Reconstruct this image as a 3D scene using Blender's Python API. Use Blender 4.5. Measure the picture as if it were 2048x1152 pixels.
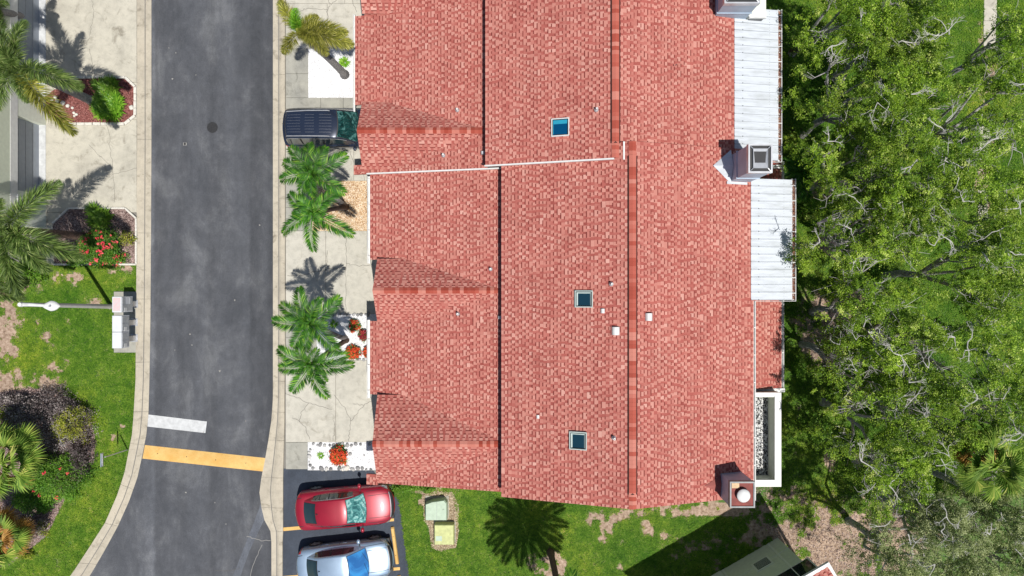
import bpy, math, random
import numpy as np
from mathutils import Vector, Matrix, noise as mnoise

random.seed(7)
RNG = np.random.default_rng(7)
S = bpy.context.scene
for o in list(bpy.data.objects):
    bpy.data.objects.remove(o)

# ------------------------------------------------------------------ camera, world, sun, exposure
CAM_H = 32.0
F = 1365.0
cam_d = bpy.data.cameras.new('camera')
cam = bpy.data.objects.new('camera', cam_d)
S.collection.objects.link(cam)
cam.location = (0, 0, CAM_H)
cam.rotation_euler = (0, 0, 0)
cam_d.sensor_width = 36.0
cam_d.lens = 36.0 * F / 2048.0
cam_d.clip_start = 0.5
cam_d.clip_end = 600.0
S.camera = cam

SUN_EL = math.radians(70)
SUN_DIR = Vector((0.6 * math.cos(SUN_EL), -0.8 * math.cos(SUN_EL), math.sin(SUN_EL)))
wd = bpy.data.worlds.new('World')
S.world = wd
wd.use_nodes = True
wn = wd.node_tree
bgn = wn.nodes['Background']
sky = wn.nodes.new('ShaderNodeTexSky')
sky.sky_type = 'NISHITA'
sky.sun_disc = False
sky.sun_elevation = SUN_EL
sky.sun_rotation = math.atan2(0.6, -0.8)
sky.air_density = 1.0
sky.dust_density = 1.0
wn.links.new(sky.outputs[0], bgn.inputs[0])
bgn.inputs[1].default_value = 0.075

sl = bpy.data.lights.new('sun', 'SUN')
sl.energy = 5.0
sl.angle = math.radians(0.55)
sl.color = (1.0, 0.965, 0.91)
sun = bpy.data.objects.new('sun', sl)
S.collection.objects.link(sun)
sun.rotation_euler = (-SUN_DIR).to_track_quat('-Z', 'Y').to_euler()
sun.location = (10, -14, 60)

S.view_settings.view_transform = 'Standard'
S.view_settings.look = 'None'
S.view_settings.exposure = 0.0
S.view_settings.gamma = 1.0
S.view_settings.use_curve_mapping = False
S.render.engine = 'CYCLES'
S.cycles.max_bounces = 6

# ------------------------------------------------------------------ helpers
def P(px, py, h=0.0):
    k = (CAM_H - h) / F
    return Vector(((px - 1024) * k, -(py - 576) * k, h))
def P2(px, py, h=0.0):
    v = P(px, py, h); return (v.x, v.y)
def lerp(a, b, t): return a + (b - a) * t
def U(a, b): return random.uniform(a, b)

class MB:
    def __init__(s):
        s.v = []; s.f = []; s.t = []; s.m = []
    def add(s, pts, faces, tone=0.5, mi=0):
        b = len(s.v)
        s.v.extend([tuple(p) for p in pts])
        for f in faces:
            s.f.append(tuple(b + i for i in f)); s.t.append(tone); s.m.append(mi)
    def quad(s, a, b, c, d, tone=.5, mi=0):
        s.add([a, b, c, d], [(0, 1, 2, 3)], tone, mi)
    def box(s, x0, x1, y0, y1, z0, z1, tone=.5, mi=0):
        p = [(x0,y0,z0),(x1,y0,z0),(x1,y1,z0),(x0,y1,z0),(x0,y0,z1),(x1,y0,z1),(x1,y1,z1),(x0,y1,z1)]
        s.add(p, [(3,2,1,0),(4,5,6,7),(0,1,5,4),(1,2,6,5),(2,3,7,6),(3,0,4,7)], tone, mi)
    def frame(s, o, ax, ay, az, tone=.5, mi=0):
        # box from origin corner o and three edge vectors
        o, ax, ay, az = map(Vector, (o, ax, ay, az))
        p = [o, o+ax, o+ax+ay, o+ay, o+az, o+ax+az, o+ax+ay+az, o+ay+az]
        s.add(p, [(3,2,1,0),(4,5,6,7),(0,1,5,4),(1,2,6,5),(2,3,7,6),(3,0,4,7)], tone, mi)
    def chamfer(s, x0, x1, y0, y1, z0, z1, c, tone=.5, mi=0):
        def ring(d, z): return [(x0+d,y0+d,z),(x1-d,y0+d,z),(x1-d,y1-d,z),(x0+d,y1-d,z)]
        p = ring(0, z0) + ring(0, z1-c) + ring(c, z1)
        f = [(3,2,1,0),(8,9,10,11)]
        for k in (0, 4):
            for i in range(4):
                j = (i+1) % 4
                f.append((k+i, k+j, k+4+j, k+4+i))
        s.add(p, f, tone, mi)
    def prism(s, poly, z0, z1, tone=.5, mi=0):
        n = len(poly)
        a = sum(poly[i][0]*poly[(i+1)%n][1]-poly[(i+1)%n][0]*poly[i][1] for i in range(n))
        if a < 0: poly = poly[::-1]
        p = [(x,y,z0) for x,y in poly] + [(x,y,z1) for x,y in poly]
        f = [tuple(range(n, 2*n)), tuple(range(n-1,-1,-1))]
        f += [(i,(i+1)%n,n+(i+1)%n,n+i) for i in range(n)]
        s.add(p, f, tone, mi)
    def xprof(s, poly, y0, y1, tone=.5, mi=0):
        # polygon in (x,z) extruded along y
        n = len(poly)
        p = [(x,y0,z) for x,z in poly] + [(x,y1,z) for x,z in poly]
        a = sum(poly[i][0]*poly[(i+1)%n][1]-poly[(i+1)%n][0]*poly[i][1] for i in range(n))
        f = [tuple(range(n)), tuple(range(2*n-1,n-1,-1))]
        f += [((i+1)%n,i,n+i,n+(i+1)%n) for i in range(n)]
        if a < 0: f = [t[::-1] for t in f]
        s.add(p, f, tone, mi)
    def tube(s, pts, rad, n=8, tone=.5, mi=0, cap=True):
        pts = [Vector(p) for p in pts]
        if not hasattr(rad, '__len__'): rad = [rad]*len(pts)
        V = []; prev = None
        for i, p in enumerate(pts):
            d = (pts[min(i+1, len(pts)-1)] - pts[max(i-1, 0)]).normalized()
            if prev is None:
                r = Vector((0,0,1)) if abs(d.z) < .9 else Vector((1,0,0))
                a = d.cross(r).normalized()
            else:
                a = (prev - d*prev.dot(d)).normalized()
            prev = a
            b = d.cross(a)
            for k in range(n):
                t = 2*math.pi*k/n
                V.append(p + (a*math.cos(t) + b*math.sin(t))*rad[i])
        f = []
        for i in range(len(pts)-1):
            for k in range(n):
                j = (k+1) % n
                f.append((i*n+k, i*n+j, (i+1)*n+j, (i+1)*n+k))
        if cap:
            f.append(tuple(range(n-1,-1,-1)))
            f.append(tuple(range((len(pts)-1)*n, len(pts)*n)))
        s.add(V, f, tone, mi)
    def cyl(s, x, y, z0, z1, r0, r1=None, n=16, tone=.5, mi=0):
        s.tube([(x,y,z0),(x,y,z1)], [r0, r0 if r1 is None else r1], n, tone, mi)
    def lathe(s, x, y, prof, n=16, tone=.5, mi=0):
        V = []; f = []
        for (r, z) in prof:
            for k in range(n):
                t = 2*math.pi*k/n
                V.append((x+r*math.cos(t), y+r*math.sin(t), z))
        for i in range(len(prof)-1):
            for k in range(n):
                j = (k+1) % n
                f.append((i*n+k, i*n+j, (i+1)*n+j, (i+1)*n+k))
        f.append(tuple(range((len(prof)-1)*n, len(prof)*n)))
        s.add(V, f, tone, mi)
    def grid(s, G, tone=.5, mi=0, flip=False):
        R = len(G); C = len(G[0])
        V = [p for r in G for p in r]; f = []
        for i in range(R-1):
            for j in range(C-1):
                q = (i*C+j, i*C+j+1, (i+1)*C+j+1, (i+1)*C+j)
                f.append(q[::-1] if flip else q)
        s.add(V, f, tone, mi)
    def build(s, name, mats, parent=None, smooth=False, **props):
        off = wloc(parent)
        me = bpy.data.meshes.new(name)
        me.from_pydata([(x-off[0], y-off[1], z-off[2]) for x,y,z in s.v], [], s.f)
        if not isinstance(mats, (list, tuple)): mats = [mats]
        for m in mats: me.materials.append(m)
        if len(mats) > 1: me.polygons.foreach_set('material_index', s.m)
        at = me.attributes.new('tone', 'FLOAT', 'FACE'); at.data.foreach_set('value', s.t)
        if smooth: me.polygons.foreach_set('use_smooth', [True]*len(s.f))
        return link(name, me, parent, props)

def wloc(parent):
    p = Vector((0,0,0))
    while parent is not None:
        p += parent.location; parent = parent.parent
    return p
def link(name, data, parent=None, props=None):
    o = bpy.data.objects.new(name, data)
    S.collection.objects.link(o)
    if parent is not None: o.parent = parent
    for k, v in (props or {}).items(): o[k] = v
    return o
def thing(name, label, cat, loc=(0,0,0), group=None):
    o = bpy.data.objects.new(name, None); S.collection.objects.link(o)
    o.empty_display_size = .2
    o.location = loc; o['label'] = label; o['category'] = cat
    if group: o['group'] = group
    return o
def struct(name, loc=(0,0,0)):
    o = bpy.data.objects.new(name, None); S.collection.objects.link(o)
    o.empty_display_size = .2
    o.location = loc; o['kind'] = 'structure'
    return o
def copy_part(src, parent, loc=None, name=None):
    o = src.copy(); S.collection.objects.link(o); o.parent = parent
    if loc is not None: o.location = loc
    return o

def mesh_np(name, V, Fq, tone, mats, parent=None, smooth=False, mi=None, **props):
    V = np.asarray(V, dtype=np.float32).reshape(-1, 3)
    off = wloc(parent); V = V - np.array([off.x, off.y, off.z], dtype=np.float32)
    Fq = np.asarray(Fq, dtype=np.int32); n, k = Fq.shape
    me = bpy.data.meshes.new(name)
    me.vertices.add(len(V)); me.vertices.foreach_set('co', V.ravel())
    me.loops.add(n*k); me.loops.foreach_set('vertex_index', Fq.ravel())
    me.polygons.add(n)
    me.polygons.foreach_set('loop_start', np.arange(0, n*k, k, dtype=np.int32))
    if not isinstance(mats, (list, tuple)): mats = [mats]
    for m in mats: me.materials.append(m)
    if mi is not None: me.polygons.foreach_set('material_index', np.asarray(mi, dtype=np.int32))
    at = me.attributes.new('tone', 'FLOAT', 'FACE')
    at.data.foreach_set('value', np.asarray(tone, dtype=np.float32))
    me.polygons.foreach_set('use_smooth', np.full(n, bool(smooth)))
    me.update(calc_edges=True); me.validate()
    return link(name, me, parent, props)

# ------------------------------------------------------------------ materials
def srgb(r, g, b):
    def c(u):
        u /= 255.0
        return u/12.92 if u <= .04045 else ((u+.055)/1.055)**2.4
    return (c(r), c(g), c(b), 1)
class NT:
    def __init__(s, name):
        s.m = bpy.data.materials.new(name); s.m.use_nodes = True
        s.t = s.m.node_tree; s.b = s.t.nodes['Principled BSDF']
    def n(s, typ, **kw):
        x = s.t.nodes.new('ShaderNode'+typ)
        for k, v in kw.items():
            if k in ('operation','blend_type','data_type','feature','distance','attribute_name','noise_dimensions','interpolation_type'): setattr(x, k, v)
            else:
                x.inputs[k.replace('_',' ')].default_value = v
        return x
    def l(s, a, b): s.t.links.new(a, b)
    def ramp(s, fac, stops, interp='LINEAR'):
        r = s.t.nodes.new('ShaderNodeValToRGB'); cr = r.color_ramp; cr.interpolation = interp
        while len(cr.elements) < len(stops): cr.elements.new(.5)
        for e, (p, c) in zip(cr.elements, stops):
            e.position = p; e.color = c if len(c) == 4 else (*c, 1)
        s.l(fac, r.inputs[0]); return r.outputs[0]
    def pos(s): return s.n('NewGeometry').outputs['Position']
    def obj(s): return s.n('TexCoord').outputs['Object']
    def noise(s, co, scale, detail=3, rough=.55, dist=0.0):
        x = s.n('TexNoise', Scale=scale, Detail=detail, Roughness=rough, Distortion=dist)
        s.l(co, x.inputs['Vector']); return x.outputs['Fac']
    def mul(s, a, b, fac=1.0, mode='MULTIPLY'):
        x = s.n('Mix', data_type='RGBA', blend_type=mode)
        if isinstance(fac, float): x.inputs[0].default_value = fac
        else: s.l(fac, x.inputs[0])
        if isinstance(a, tuple): x.inputs[6].default_value = a
        else: s.l(a, x.inputs[6])
        if isinstance(b, tuple): x.inputs[7].default_value = b
        else: s.l(b, x.inputs[7])
        return x.outputs[2]
    def bump(s, h, strength=.3, dist=.02):
        b = s.n('Bump', Strength=strength, Distance=dist); s.l(h, b.inputs['Height']); s.l(b.outputs[0], s.b.inputs['Normal'])
    def col(s, c):
        if isinstance(c, tuple): s.b.inputs['Base Color'].default_value = c
        else: s.l(c, s.b.inputs['Base Color'])
    def set(s, **kw):
        for k, v in kw.items(): s.b.inputs[k.replace('_',' ')].default_value = v
        return s
def g(v): return (v, v, v, 1)

def flat(name, c, rough=.6, metal=0.0, vary=.12, scale=6, bump=0.0, coat=0.0):
    t = NT(name); co = t.obj()
    n = t.noise(co, scale, 4)
    t.col(t.mul(c, t.ramp(n, [(.25, g(1-vary*1.6)), (.75, g(1+vary*.6))])))
    t.set(Roughness=rough, Metallic=metal)
    if coat: t.set(Coat_Weight=coat, Coat_Roughness=.03)
    if bump: t.bump(t.noise(co, 60, 3), bump, .01)
    return t.m

def mk_asphalt(name, a, b, c, seed=0.0):
    t = NT(name); co = t.pos()
    mp = t.n('Mapping'); mp.inputs['Location'].default_value = (seed, seed, 0); mp.inputs['Scale'].default_value = (1, .55, 1)
    t.l(co, mp.inputs['Vector']); q = mp.outputs[0]
    big = t.ramp(t.noise(q, .62, 6, .7, .3), [(.36, a), (.52, b), (.68, c)])
    mid = t.ramp(t.noise(co, 2.2, 5, .65), [(.3, g(.86)), (.6, g(1.02)), (.75, g(1.25))])
    v = t.noise(co, 55, 2, .7)
    fine = t.ramp(v, [(.3, g(.62)), (.5, g(1.0)), (.72, g(1.5))])
    x = t.mul(t.mul(big, mid), fine)
    vo = t.n('TexVoronoi', Scale=9.0); t.l(co, vo.inputs['Vector'])
    spk = t.ramp(vo.outputs['Distance'], [(.0, g(2.4)), (.07, g(1.0))])
    gate = t.ramp(t.noise(co, 3.1, 2), [(.6, g(0)), (.68, g(1))])
    x = t.mul(x, spk, gate)
    # dark polished wheel tracks and drips, thin along the driving direction
    mp2 = t.n('Mapping'); mp2.inputs['Scale'].default_value = (1.4, .12, 1); t.l(co, mp2.inputs['Vector'])
    st = t.ramp(t.noise(mp2.outputs[0], 1.0, 4, .6), [(.35, g(.86)), (.6, g(1.06))])
    x = t.mul(x, st)
    if seed == 0.0:
        sx = t.n('SeparateXYZ'); wv = t.n('Mapping'); wv.inputs['Scale'].default_value = (1,1,1); t.l(co, wv.inputs['Vector']); t.l(wv.outputs[0], sx.inputs[0])
        ad = t.n('Math', operation='ADD'); t.l(sx.outputs[0], ad.inputs[0]); m2 = t.n('Math', operation='MULTIPLY'); m2.inputs[1].default_value = .35; t.l(t.noise(co, .9, 4), m2.inputs[0]); t.l(m2.outputs[0], ad.inputs[1])
        mr = t.n('MapRange'); mr.inputs[1].default_value = -17.2; mr.inputs[2].default_value = -11.2; t.l(ad.outputs[0], mr.inputs[0])
        x = t.mul(x, t.ramp(mr.outputs[0], [(0, g(1.08)), (.09, g(1.32)), (.115, g(.92)), (.30, g(1.0)), (.42, g(1.07)), (.55, g(.96)), (.70, g(1.06)), (.84, g(1.0)), (.86, g(.82)), (.97, g(.86)), (1, g(.78))]))
    t.col(x); t.set(Roughness=.88); t.bump(v, .5, .006)
    return t.m

def mk_concrete(name, light, dark, stain, seed=0.0, bump=.25):
    t = NT(name); co = t.pos()
    mp = t.n('Mapping'); mp.inputs['Location'].default_value = (seed, seed*2, 0); t.l(co, mp.inputs['Vector']); q = mp.outputs[0]
    big = t.ramp(t.noise(q, .6, 5, .6, .4), [(.32, dark), (.55, light), (.8, light)])
    mid = t.ramp(t.noise(q, 3.5, 5, .7), [(.25, g(.78)), (.52, g(1.0)), (.8, g(1.08))])
    st = t.ramp(t.noise(q, 1.7, 6, .72, .8), [(.55, g(0)), (.72, g(.85))])
    x = t.mul(t.mul(big, mid), stain, st)
    f = t.noise(co, 70, 2, .7)
    x = t.mul(x, t.ramp(f, [(.3, g(.88)), (.7, g(1.08))]))
    pit = t.ramp(t.noise(q, 16, 3, .7), [(.66, g(1)), (.74, g(.62))])
    x = t.mul(x, pit, .6)
    t.col(x); t.set(Roughness=.85); t.bump(f, bump, .006)
    return t.m

def mk_tone(name, stops, rough=.85, sub=None, nz=(8, .85, 1.12), spec=.3, bump=0.0):
    t = NT(name)
    a = t.n('Attribute', attribute_name='tone').outputs['Fac']
    c = t.ramp(a, stops)
    n = t.noise(t.pos(), nz[0], 3, .6)
    c = t.mul(c, t.ramp(n, [(.3, g(nz[1])), (.7, g(nz[2]))]))
    t.col(c); t.set(Roughness=rough, Specular_IOR_Level=spec)
    if bump: t.bump(t.noise(t.pos(), 90, 2), bump, .006)
    return t.m

def mk_leaf(name, stops, trans=.35, gloss=.45, world=(0.5, .68, 1.3)):
    t = NT(name)
    a = t.n('Attribute', attribute_name='tone').outputs['Fac']
    c = t.ramp(a, stops)
    n = t.noise(t.pos(), world[0], 3, .6)
    c = t.mul(c, t.ramp(n, [(.3, g(world[1])), (.7, g(world[2]))]))
    t.col(c); t.set(Roughness=gloss, Specular_IOR_Level=.35)
    tr = t.n('BsdfTranslucent'); t.l(t.mul(c, (1.1, 1.25, .5, 1)), tr.inputs[0])
    mx = t.n('MixShader'); mx.inputs[0].default_value = trans
    out = t.t.nodes['Material Output']
    t.l(t.b.outputs[0], mx.inputs[1]); t.l(tr.outputs[0], mx.inputs[2]); t.l(mx.outputs[0], out.inputs['Surface'])
    return t.m

M = {}
M['road'] = mk_asphalt('road_asphalt', (.056,.060,.069,1), (.078,.082,.092,1), (.128,.132,.140,1))
M['lot'] = mk_asphalt('lot_asphalt', (.040,.050,.068,1), (.050,.061,.082,1), (.068,.080,.100,1), 30)
M['patch'] = mk_asphalt('patch_asphalt', (.085,.092,.11,1), (.11,.12,.14,1), (.15,.16,.18,1), 60)
M['drive_r'] = mk_concrete('drive_concrete', (.50,.475,.405,1), (.43,.41,.35,1), (.62,.60,.56,1), 3)
M['drive_l'] = mk_concrete('drive_concrete_weathered', (.49,.46,.38,1), (.40,.375,.31,1), (.50,.48,.45,1), 17)
M['slab_grey'] = mk_concrete('slab_concrete_grey', (.36,.35,.30,1), (.27,.265,.235,1), (.5,.5,.48,1), 41)
M['curb'] = mk_concrete('curb_concrete', (.47,.42,.33,1), (.38,.34,.27,1), (.36,.34,.31,1), 77)
M['crack'] = flat('crack_dark', (.12,.11,.10,1), .95)
M['seam'] = flat('joint_dark', (.20,.19,.17,1), .95)
M['white_paint'] = flat('road_paint_white', (.55,.56,.56,1), .7, vary=.16, scale=5)
t = NT('road_paint_yellow')
co = t.pos()
c = t.ramp(t.noise(co, 1.3, 4), [(.35, (.58,.33,.085,1)), (.6, (.66,.43,.15,1)), (.75, (.62,.29,.05,1))])
c = t.mul(c, t.ramp(t.noise(co, 22, 4, .7), [(.25, g(.72)), (.45, g(1)), (.8, g(1.1))]))
t.col(c); t.set(Roughness=.75); M['yellow_paint'] = t.m
M['white_metal'] = None
t = NT('white_painted_metal'); co = t.obj()
mp = t.n('Mapping'); mp.inputs['Scale'].default_value = (.55, 3.2, 1); t.l(t.pos(), mp.inputs['Vector'])
st = t.ramp(t.noise(mp.outputs[0], 1.6, 5, .7), [(.45, g(0)), (.75, g(.75))])
c = t.mul((.55,.585,.63,1), (.60,.60,.56,1), st)
c = t.mul(c, (.35,.34,.30,1), st, 'MIX') if False else c
t.col(c); t.set(Roughness=.45); M['white_metal'] = t.m
M['trim'] = flat('white_trim', (.68,.68,.66,1), .5, vary=.08)
M['gutter_in'] = flat('plain_mid_grey', (.30,.31,.32,1), .7)  # one even mid grey for door grooves, lid seam, balcony deck and floor
M['litter'] = mk_tone('leaf_litter', [(0,(.07,.03,.02,1)), (.5,(.20,.08,.05,1)), (1,(.38,.22,.15,1))])
M['fascia'] = flat('fascia_red_brown', (.30,.085,.07,1), .8)
M['vent_dark'] = flat('ridge_vent_dark', (.045,.015,.012,1), .9)
M['shingle'] = mk_tone('red_shingle_granules', [(0,(.12,.020,.017,1)), (.28,(.26,.062,.051,1)), (.5,(.355,.100,.082,1)), (.75,(.475,.200,.160,1)), (1,(.57,.31,.255,1))], .92, nz=(.9,.93,1.07), spec=.15, bump=.35)
M['cap'] = mk_tone('ridge_cap_granules', [(0,(.30,.055,.036,1)), (.5,(.39,.098,.070,1)), (1,(.50,.20,.155,1))], .92, nz=(2,.95,1.05), spec=.15, bump=.3)
M['wall_cream'] = flat('stucco_cream', (.55,.52,.44,1), .85, vary=.06, bump=.2)
M['wall_sage'] = flat('siding_sage', (.62,.66,.52,1), .8, vary=.07)
M['wall_sage2'] = flat('siding_sage_pale', (.70,.73,.62,1), .8, vary=.07)
M['chim_grey'] = flat('chimney_painted_metal', (.36,.45,.55,1), .5, vary=.10, scale=3)
M['rim_grey'] = flat('weathered_rim_metal', (.25,.26,.26,1), .6, .2, vary=.2)
M['chim_grey2'] = flat('chimney_pan_metal', (.55,.56,.58,1), .38, .3, vary=.12, scale=4)
M['door_grey'] = flat('garage_door_grey', (.30,.33,.37,1), .6, vary=.06)
M['steel'] = flat('galvanised_steel', (.50,.51,.53,1), .4, .5, vary=.12)
M['glass_dark'] = flat('window_glass_dark', (.012,.018,.022,1), .06, vary=.1)
M['sky_blue'] = flat('skylight_glass_blue', (.0,.055,.14,1), .06, vary=.05)
M['sky_cyan'] = flat('skylight_well_cyan', (.02,.26,.38,1), .3, vary=.05)
M['sky_teal'] = flat('skylight_glass_teal', (.008,.035,.055,1), .05, vary=.05)
M['sky_pale'] = flat('skylight_frame_pale', (.42,.50,.47,1), .5, vary=.05)
M['rust'] = flat('rust_red_pan', (.22,.04,.03,1), .7, vary=.3)
M['iron'] = flat('cast_iron', (.022,.022,.024,1), .6, vary=.3, scale=20)
M['dark'] = flat('dark_plastic', (.02,.02,.022,1), .6)
M['pole'] = flat('concrete_pole', (.50,.48,.44,1), .8, vary=.1)
M['bark_palm'] = flat('palm_trunk_grey', (.30,.28,.27,1), .9, vary=.35, scale=14, bump=.5)
M['bark_brown'] = flat('palm_trunk_brown', (.16,.10,.075,1), .95, vary=.4, scale=14, bump=.5)
M['bark_oak'] = flat('oak_bark_pale', (.44,.42,.40,1), .9, vary=.35, scale=6, bump=.4)
M['bark_twig'] = flat('dead_twig_pale', (.56,.54,.51,1), .9, vary=.2)
M['mulch_red'] = None
def mk_mulch(name, stops, sc=26):
    t = NT(name); co = t.pos()
    vo = t.n('TexVoronoi', Scale=float(sc)); t.l(co, vo.inputs['Vector'])
    sp = t.n('SeparateColor'); t.l(vo.outputs['Color'], sp.inputs[0])
    c = t.ramp(sp.outputs[0], stops)
    c = t.mul(c, t.ramp(t.noise(co, 1.2, 4), [(.3, g(.8)), (.7, g(1.15))]))
    t.col(c); t.set(Roughness=.95); t.bump(vo.outputs['Distance'], .8, .03)
    return t.m
M['mulch_red'] = mk_mulch('mulch_red_chips', [(0,(.09,.025,.022,1)), (.5,(.21,.065,.055,1)), (1,(.36,.15,.13,1))])
M['mulch_brown'] = mk_mulch('mulch_brown_chips', [(0,(.07,.045,.04,1)), (.5,(.20,.13,.115,1)), (1,(.42,.31,.28,1))])
M['mulch_tan'] = mk_mulch('mulch_tan_chips', [(0,(.16,.11,.06,1)), (.5,(.36,.27,.17,1)), (1,(.56,.46,.33,1))])
M['gravel_white'] = mk_mulch('gravel_white', [(0,(.62,.62,.63,1)), (.3,(.78,.78,.79,1)), (1,(.86,.86,.86,1))], 34)
M['gravel_tan'] = mk_mulch('gravel_tan', [(0,(.38,.20,.09,1)), (.4,(.60,.42,.24,1)), (1,(.80,.68,.50,1))], 30)
M['pebble'] = mk_tone('pebbles_mixed', [(0,(.02,.02,.02,1)), (.45,(.05,.05,.05,1)), (.55,(.6,.6,.58,1)), (1,(.8,.8,.78,1))])
M['stone_tan'] = mk_tone('stones_tan', [(0,(.30,.15,.07,1)), (.5,(.60,.43,.26,1)), (1,(.82,.74,.60,1))])
M['stone_white'] = mk_tone('stones_white', [(0,(.45,.45,.46,1)), (.25,(.74,.74,.75,1)), (1,(.86,.86,.86,1))])
M['stone_grey'] = mk_tone('stones_grey', [(0,(.17,.17,.17,1)), (.5,(.34,.335,.33,1)), (1,(.58,.57,.54,1))], nz=(25,.7,1.2))
M['edge_white'] = flat('edging_white', (.66,.63,.56,1), .85, vary=.18, scale=12)

# ground: soil with thatch; the attribute tone says how bare it is
t = NT('ground_soil'); co = t.pos()
a = t.n('Attribute', attribute_name='tone').outputs['Fac']
grn = t.ramp(t.noise(co, 14, 4, .7), [(.3, (.04,.09,.015,1)), (.6, (.09,.17,.03,1)), (.8, (.20,.21,.08,1))])
soil = t.ramp(t.noise(co, 7, 5, .75), [(.28, (.10,.065,.045,1)), (.45, (.29,.20,.14,1)), (.62, (.45,.34,.26,1)), (.8, (.58,.50,.43,1))])
soil = t.mul(soil, t.ramp(t.noise(co, .7, 3), [(.3, g(.8)), (.7, g(1.15))]))
f = t.ramp(a, [(.35, g(0)), (.6, g(1))])
t.col(t.mul(grn, soil, f, 'MIX')); t.set(Roughness=.95); t.bump(t.noise(co, 30, 3), .6, .03)
M['ground'] = t.m
t = NT('grass_blades'); co = t.pos()
a = t.n('Attribute', attribute_name='tone').outputs['Fac']
c1 = t.ramp(a, [(0, (.05,.14,.012,1)), (.45, (.135,.265,.024,1)), (.8, (.25,.38,.045,1)), (1, (.42,.40,.16,1))])
c1 = t.mul(c1, t.ramp(t.noise(co, .38, 4, .65), [(.3, (.55,.75,.62,1)), (.5, (1,1,1,1)), (.68, (1.6,1.25,1.15,1))]))
c1 = t.mul(c1, t.ramp(t.noise(co, 2.6, 4, .7), [(.3, (.62,.74,.62,1)), (.55, (1,1,1,1)), (.75, (1.5,1.25,1.3,1))]))
t.col(c1); t.set(Roughness=.7, Specular_IOR_Level=.15)
tr = t.n('BsdfTranslucent'); t.l(t.mul(c1, (1.2,1.2,.5,1)), tr.inputs[0])
mx = t.n('MixShader'); mx.inputs[0].default_value = .3
t.l(t.b.outputs[0], mx.inputs[1]); t.l(tr.outputs[0], mx.inputs[2]); t.l(mx.outputs[0], t.t.nodes['Material Output'].inputs['Surface'])
M['grass'] = t.m

M['leaf_oak'] = mk_leaf('oak_leaves', [(0,(.030,.065,.005,1)), (.38,(.15,.27,.018,1)), (.72,(.33,.47,.04,1)), (1,(.62,.68,.20,1))])
M['leaf_lime'] = mk_leaf('lime_leaves', [(0,(.06,.16,.012,1)), (.4,(.13,.27,.022,1)), (.75,(.20,.36,.04,1)), (1,(.32,.44,.08,1))])
M['leaf_pale'] = mk_leaf('pale_leaves', [(0,(.12,.15,.06,1)), (.4,(.27,.32,.13,1)), (.75,(.43,.47,.22,1)), (1,(.60,.62,.38,1))])
M['leaf_bush'] = mk_leaf('bush_leaves', [(0,(.03,.10,.010,1)), (.5,(.10,.25,.020,1)), (1,(.26,.42,.06,1))])
M['leaf_yellow'] = mk_leaf('yellow_leaves', [(0,(.10,.16,.01,1)), (.5,(.30,.34,.03,1)), (1,(.58,.54,.10,1))])
M['leaf_purple'] = mk_leaf('purple_grey_leaves', [(0,(.045,.032,.032,1)), (.5,(.19,.15,.15,1)), (1,(.50,.44,.42,1))], .15)
M['frond'] = mk_leaf('palm_frond_green', [(0,(.010,.045,.004,1)), (.4,(.035,.14,.012,1)), (.75,(.10,.28,.022,1)), (1,(.28,.44,.05,1))], .3, .5)
M['frond_yel'] = mk_leaf('palm_frond_yellow', [(0,(.07,.09,.012,1)), (.5,(.30,.31,.05,1)), (.85,(.52,.49,.10,1)), (1,(.68,.62,.22,1))], .3, .45)
M['frond_olive'] = mk_leaf('palm_frond_olive', [(0,(.03,.06,.015,1)), (.5,(.13,.21,.05,1)), (.85,(.28,.38,.10,1)), (1,(.52,.58,.24,1))], .3, .45)
M['frond_fan'] = mk_leaf('fan_palm_green', [(0,(.05,.12,.015,1)), (.5,(.20,.33,.045,1)), (.85,(.42,.50,.10,1)), (1,(.62,.58,.16,1))], .25, .65)
M['frond_dead'] = mk_leaf('fan_palm_orange', [(0,(.16,.07,.02,1)), (.5,(.48,.24,.05,1)), (1,(.66,.42,.14,1))], .25, .7)
M['spiky'] = mk_leaf('spiky_plant', [(0,(.05,.17,.010,1)), (.5,(.16,.38,.025,1)), (1,(.38,.60,.07,1))], .3, .4)
M['petal_red'] = mk_tone('petals_red', [(0,(.30,.015,.008,1)), (.5,(.62,.05,.02,1)), (1,(.80,.16,.05,1))])
M['petal_pink'] = mk_tone('petals_pink', [(0,(.50,.03,.05,1)), (.5,(.74,.07,.09,1)), (1,(.85,.22,.20,1))])
M['petal_dark'] = mk_tone('petals_dark', [(0,(.10,.01,.015,1)), (.5,(.24,.02,.03,1)), (1,(.45,.05,.05,1))])

# ------------------------------------------------------------------ ground sheet
def fbm(x, y, s, o=0.0):
    return mnoise.fractal(Vector((x*s+o, y*s-o, o*1.7)), 1.0, 2.0, 4) 
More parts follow.
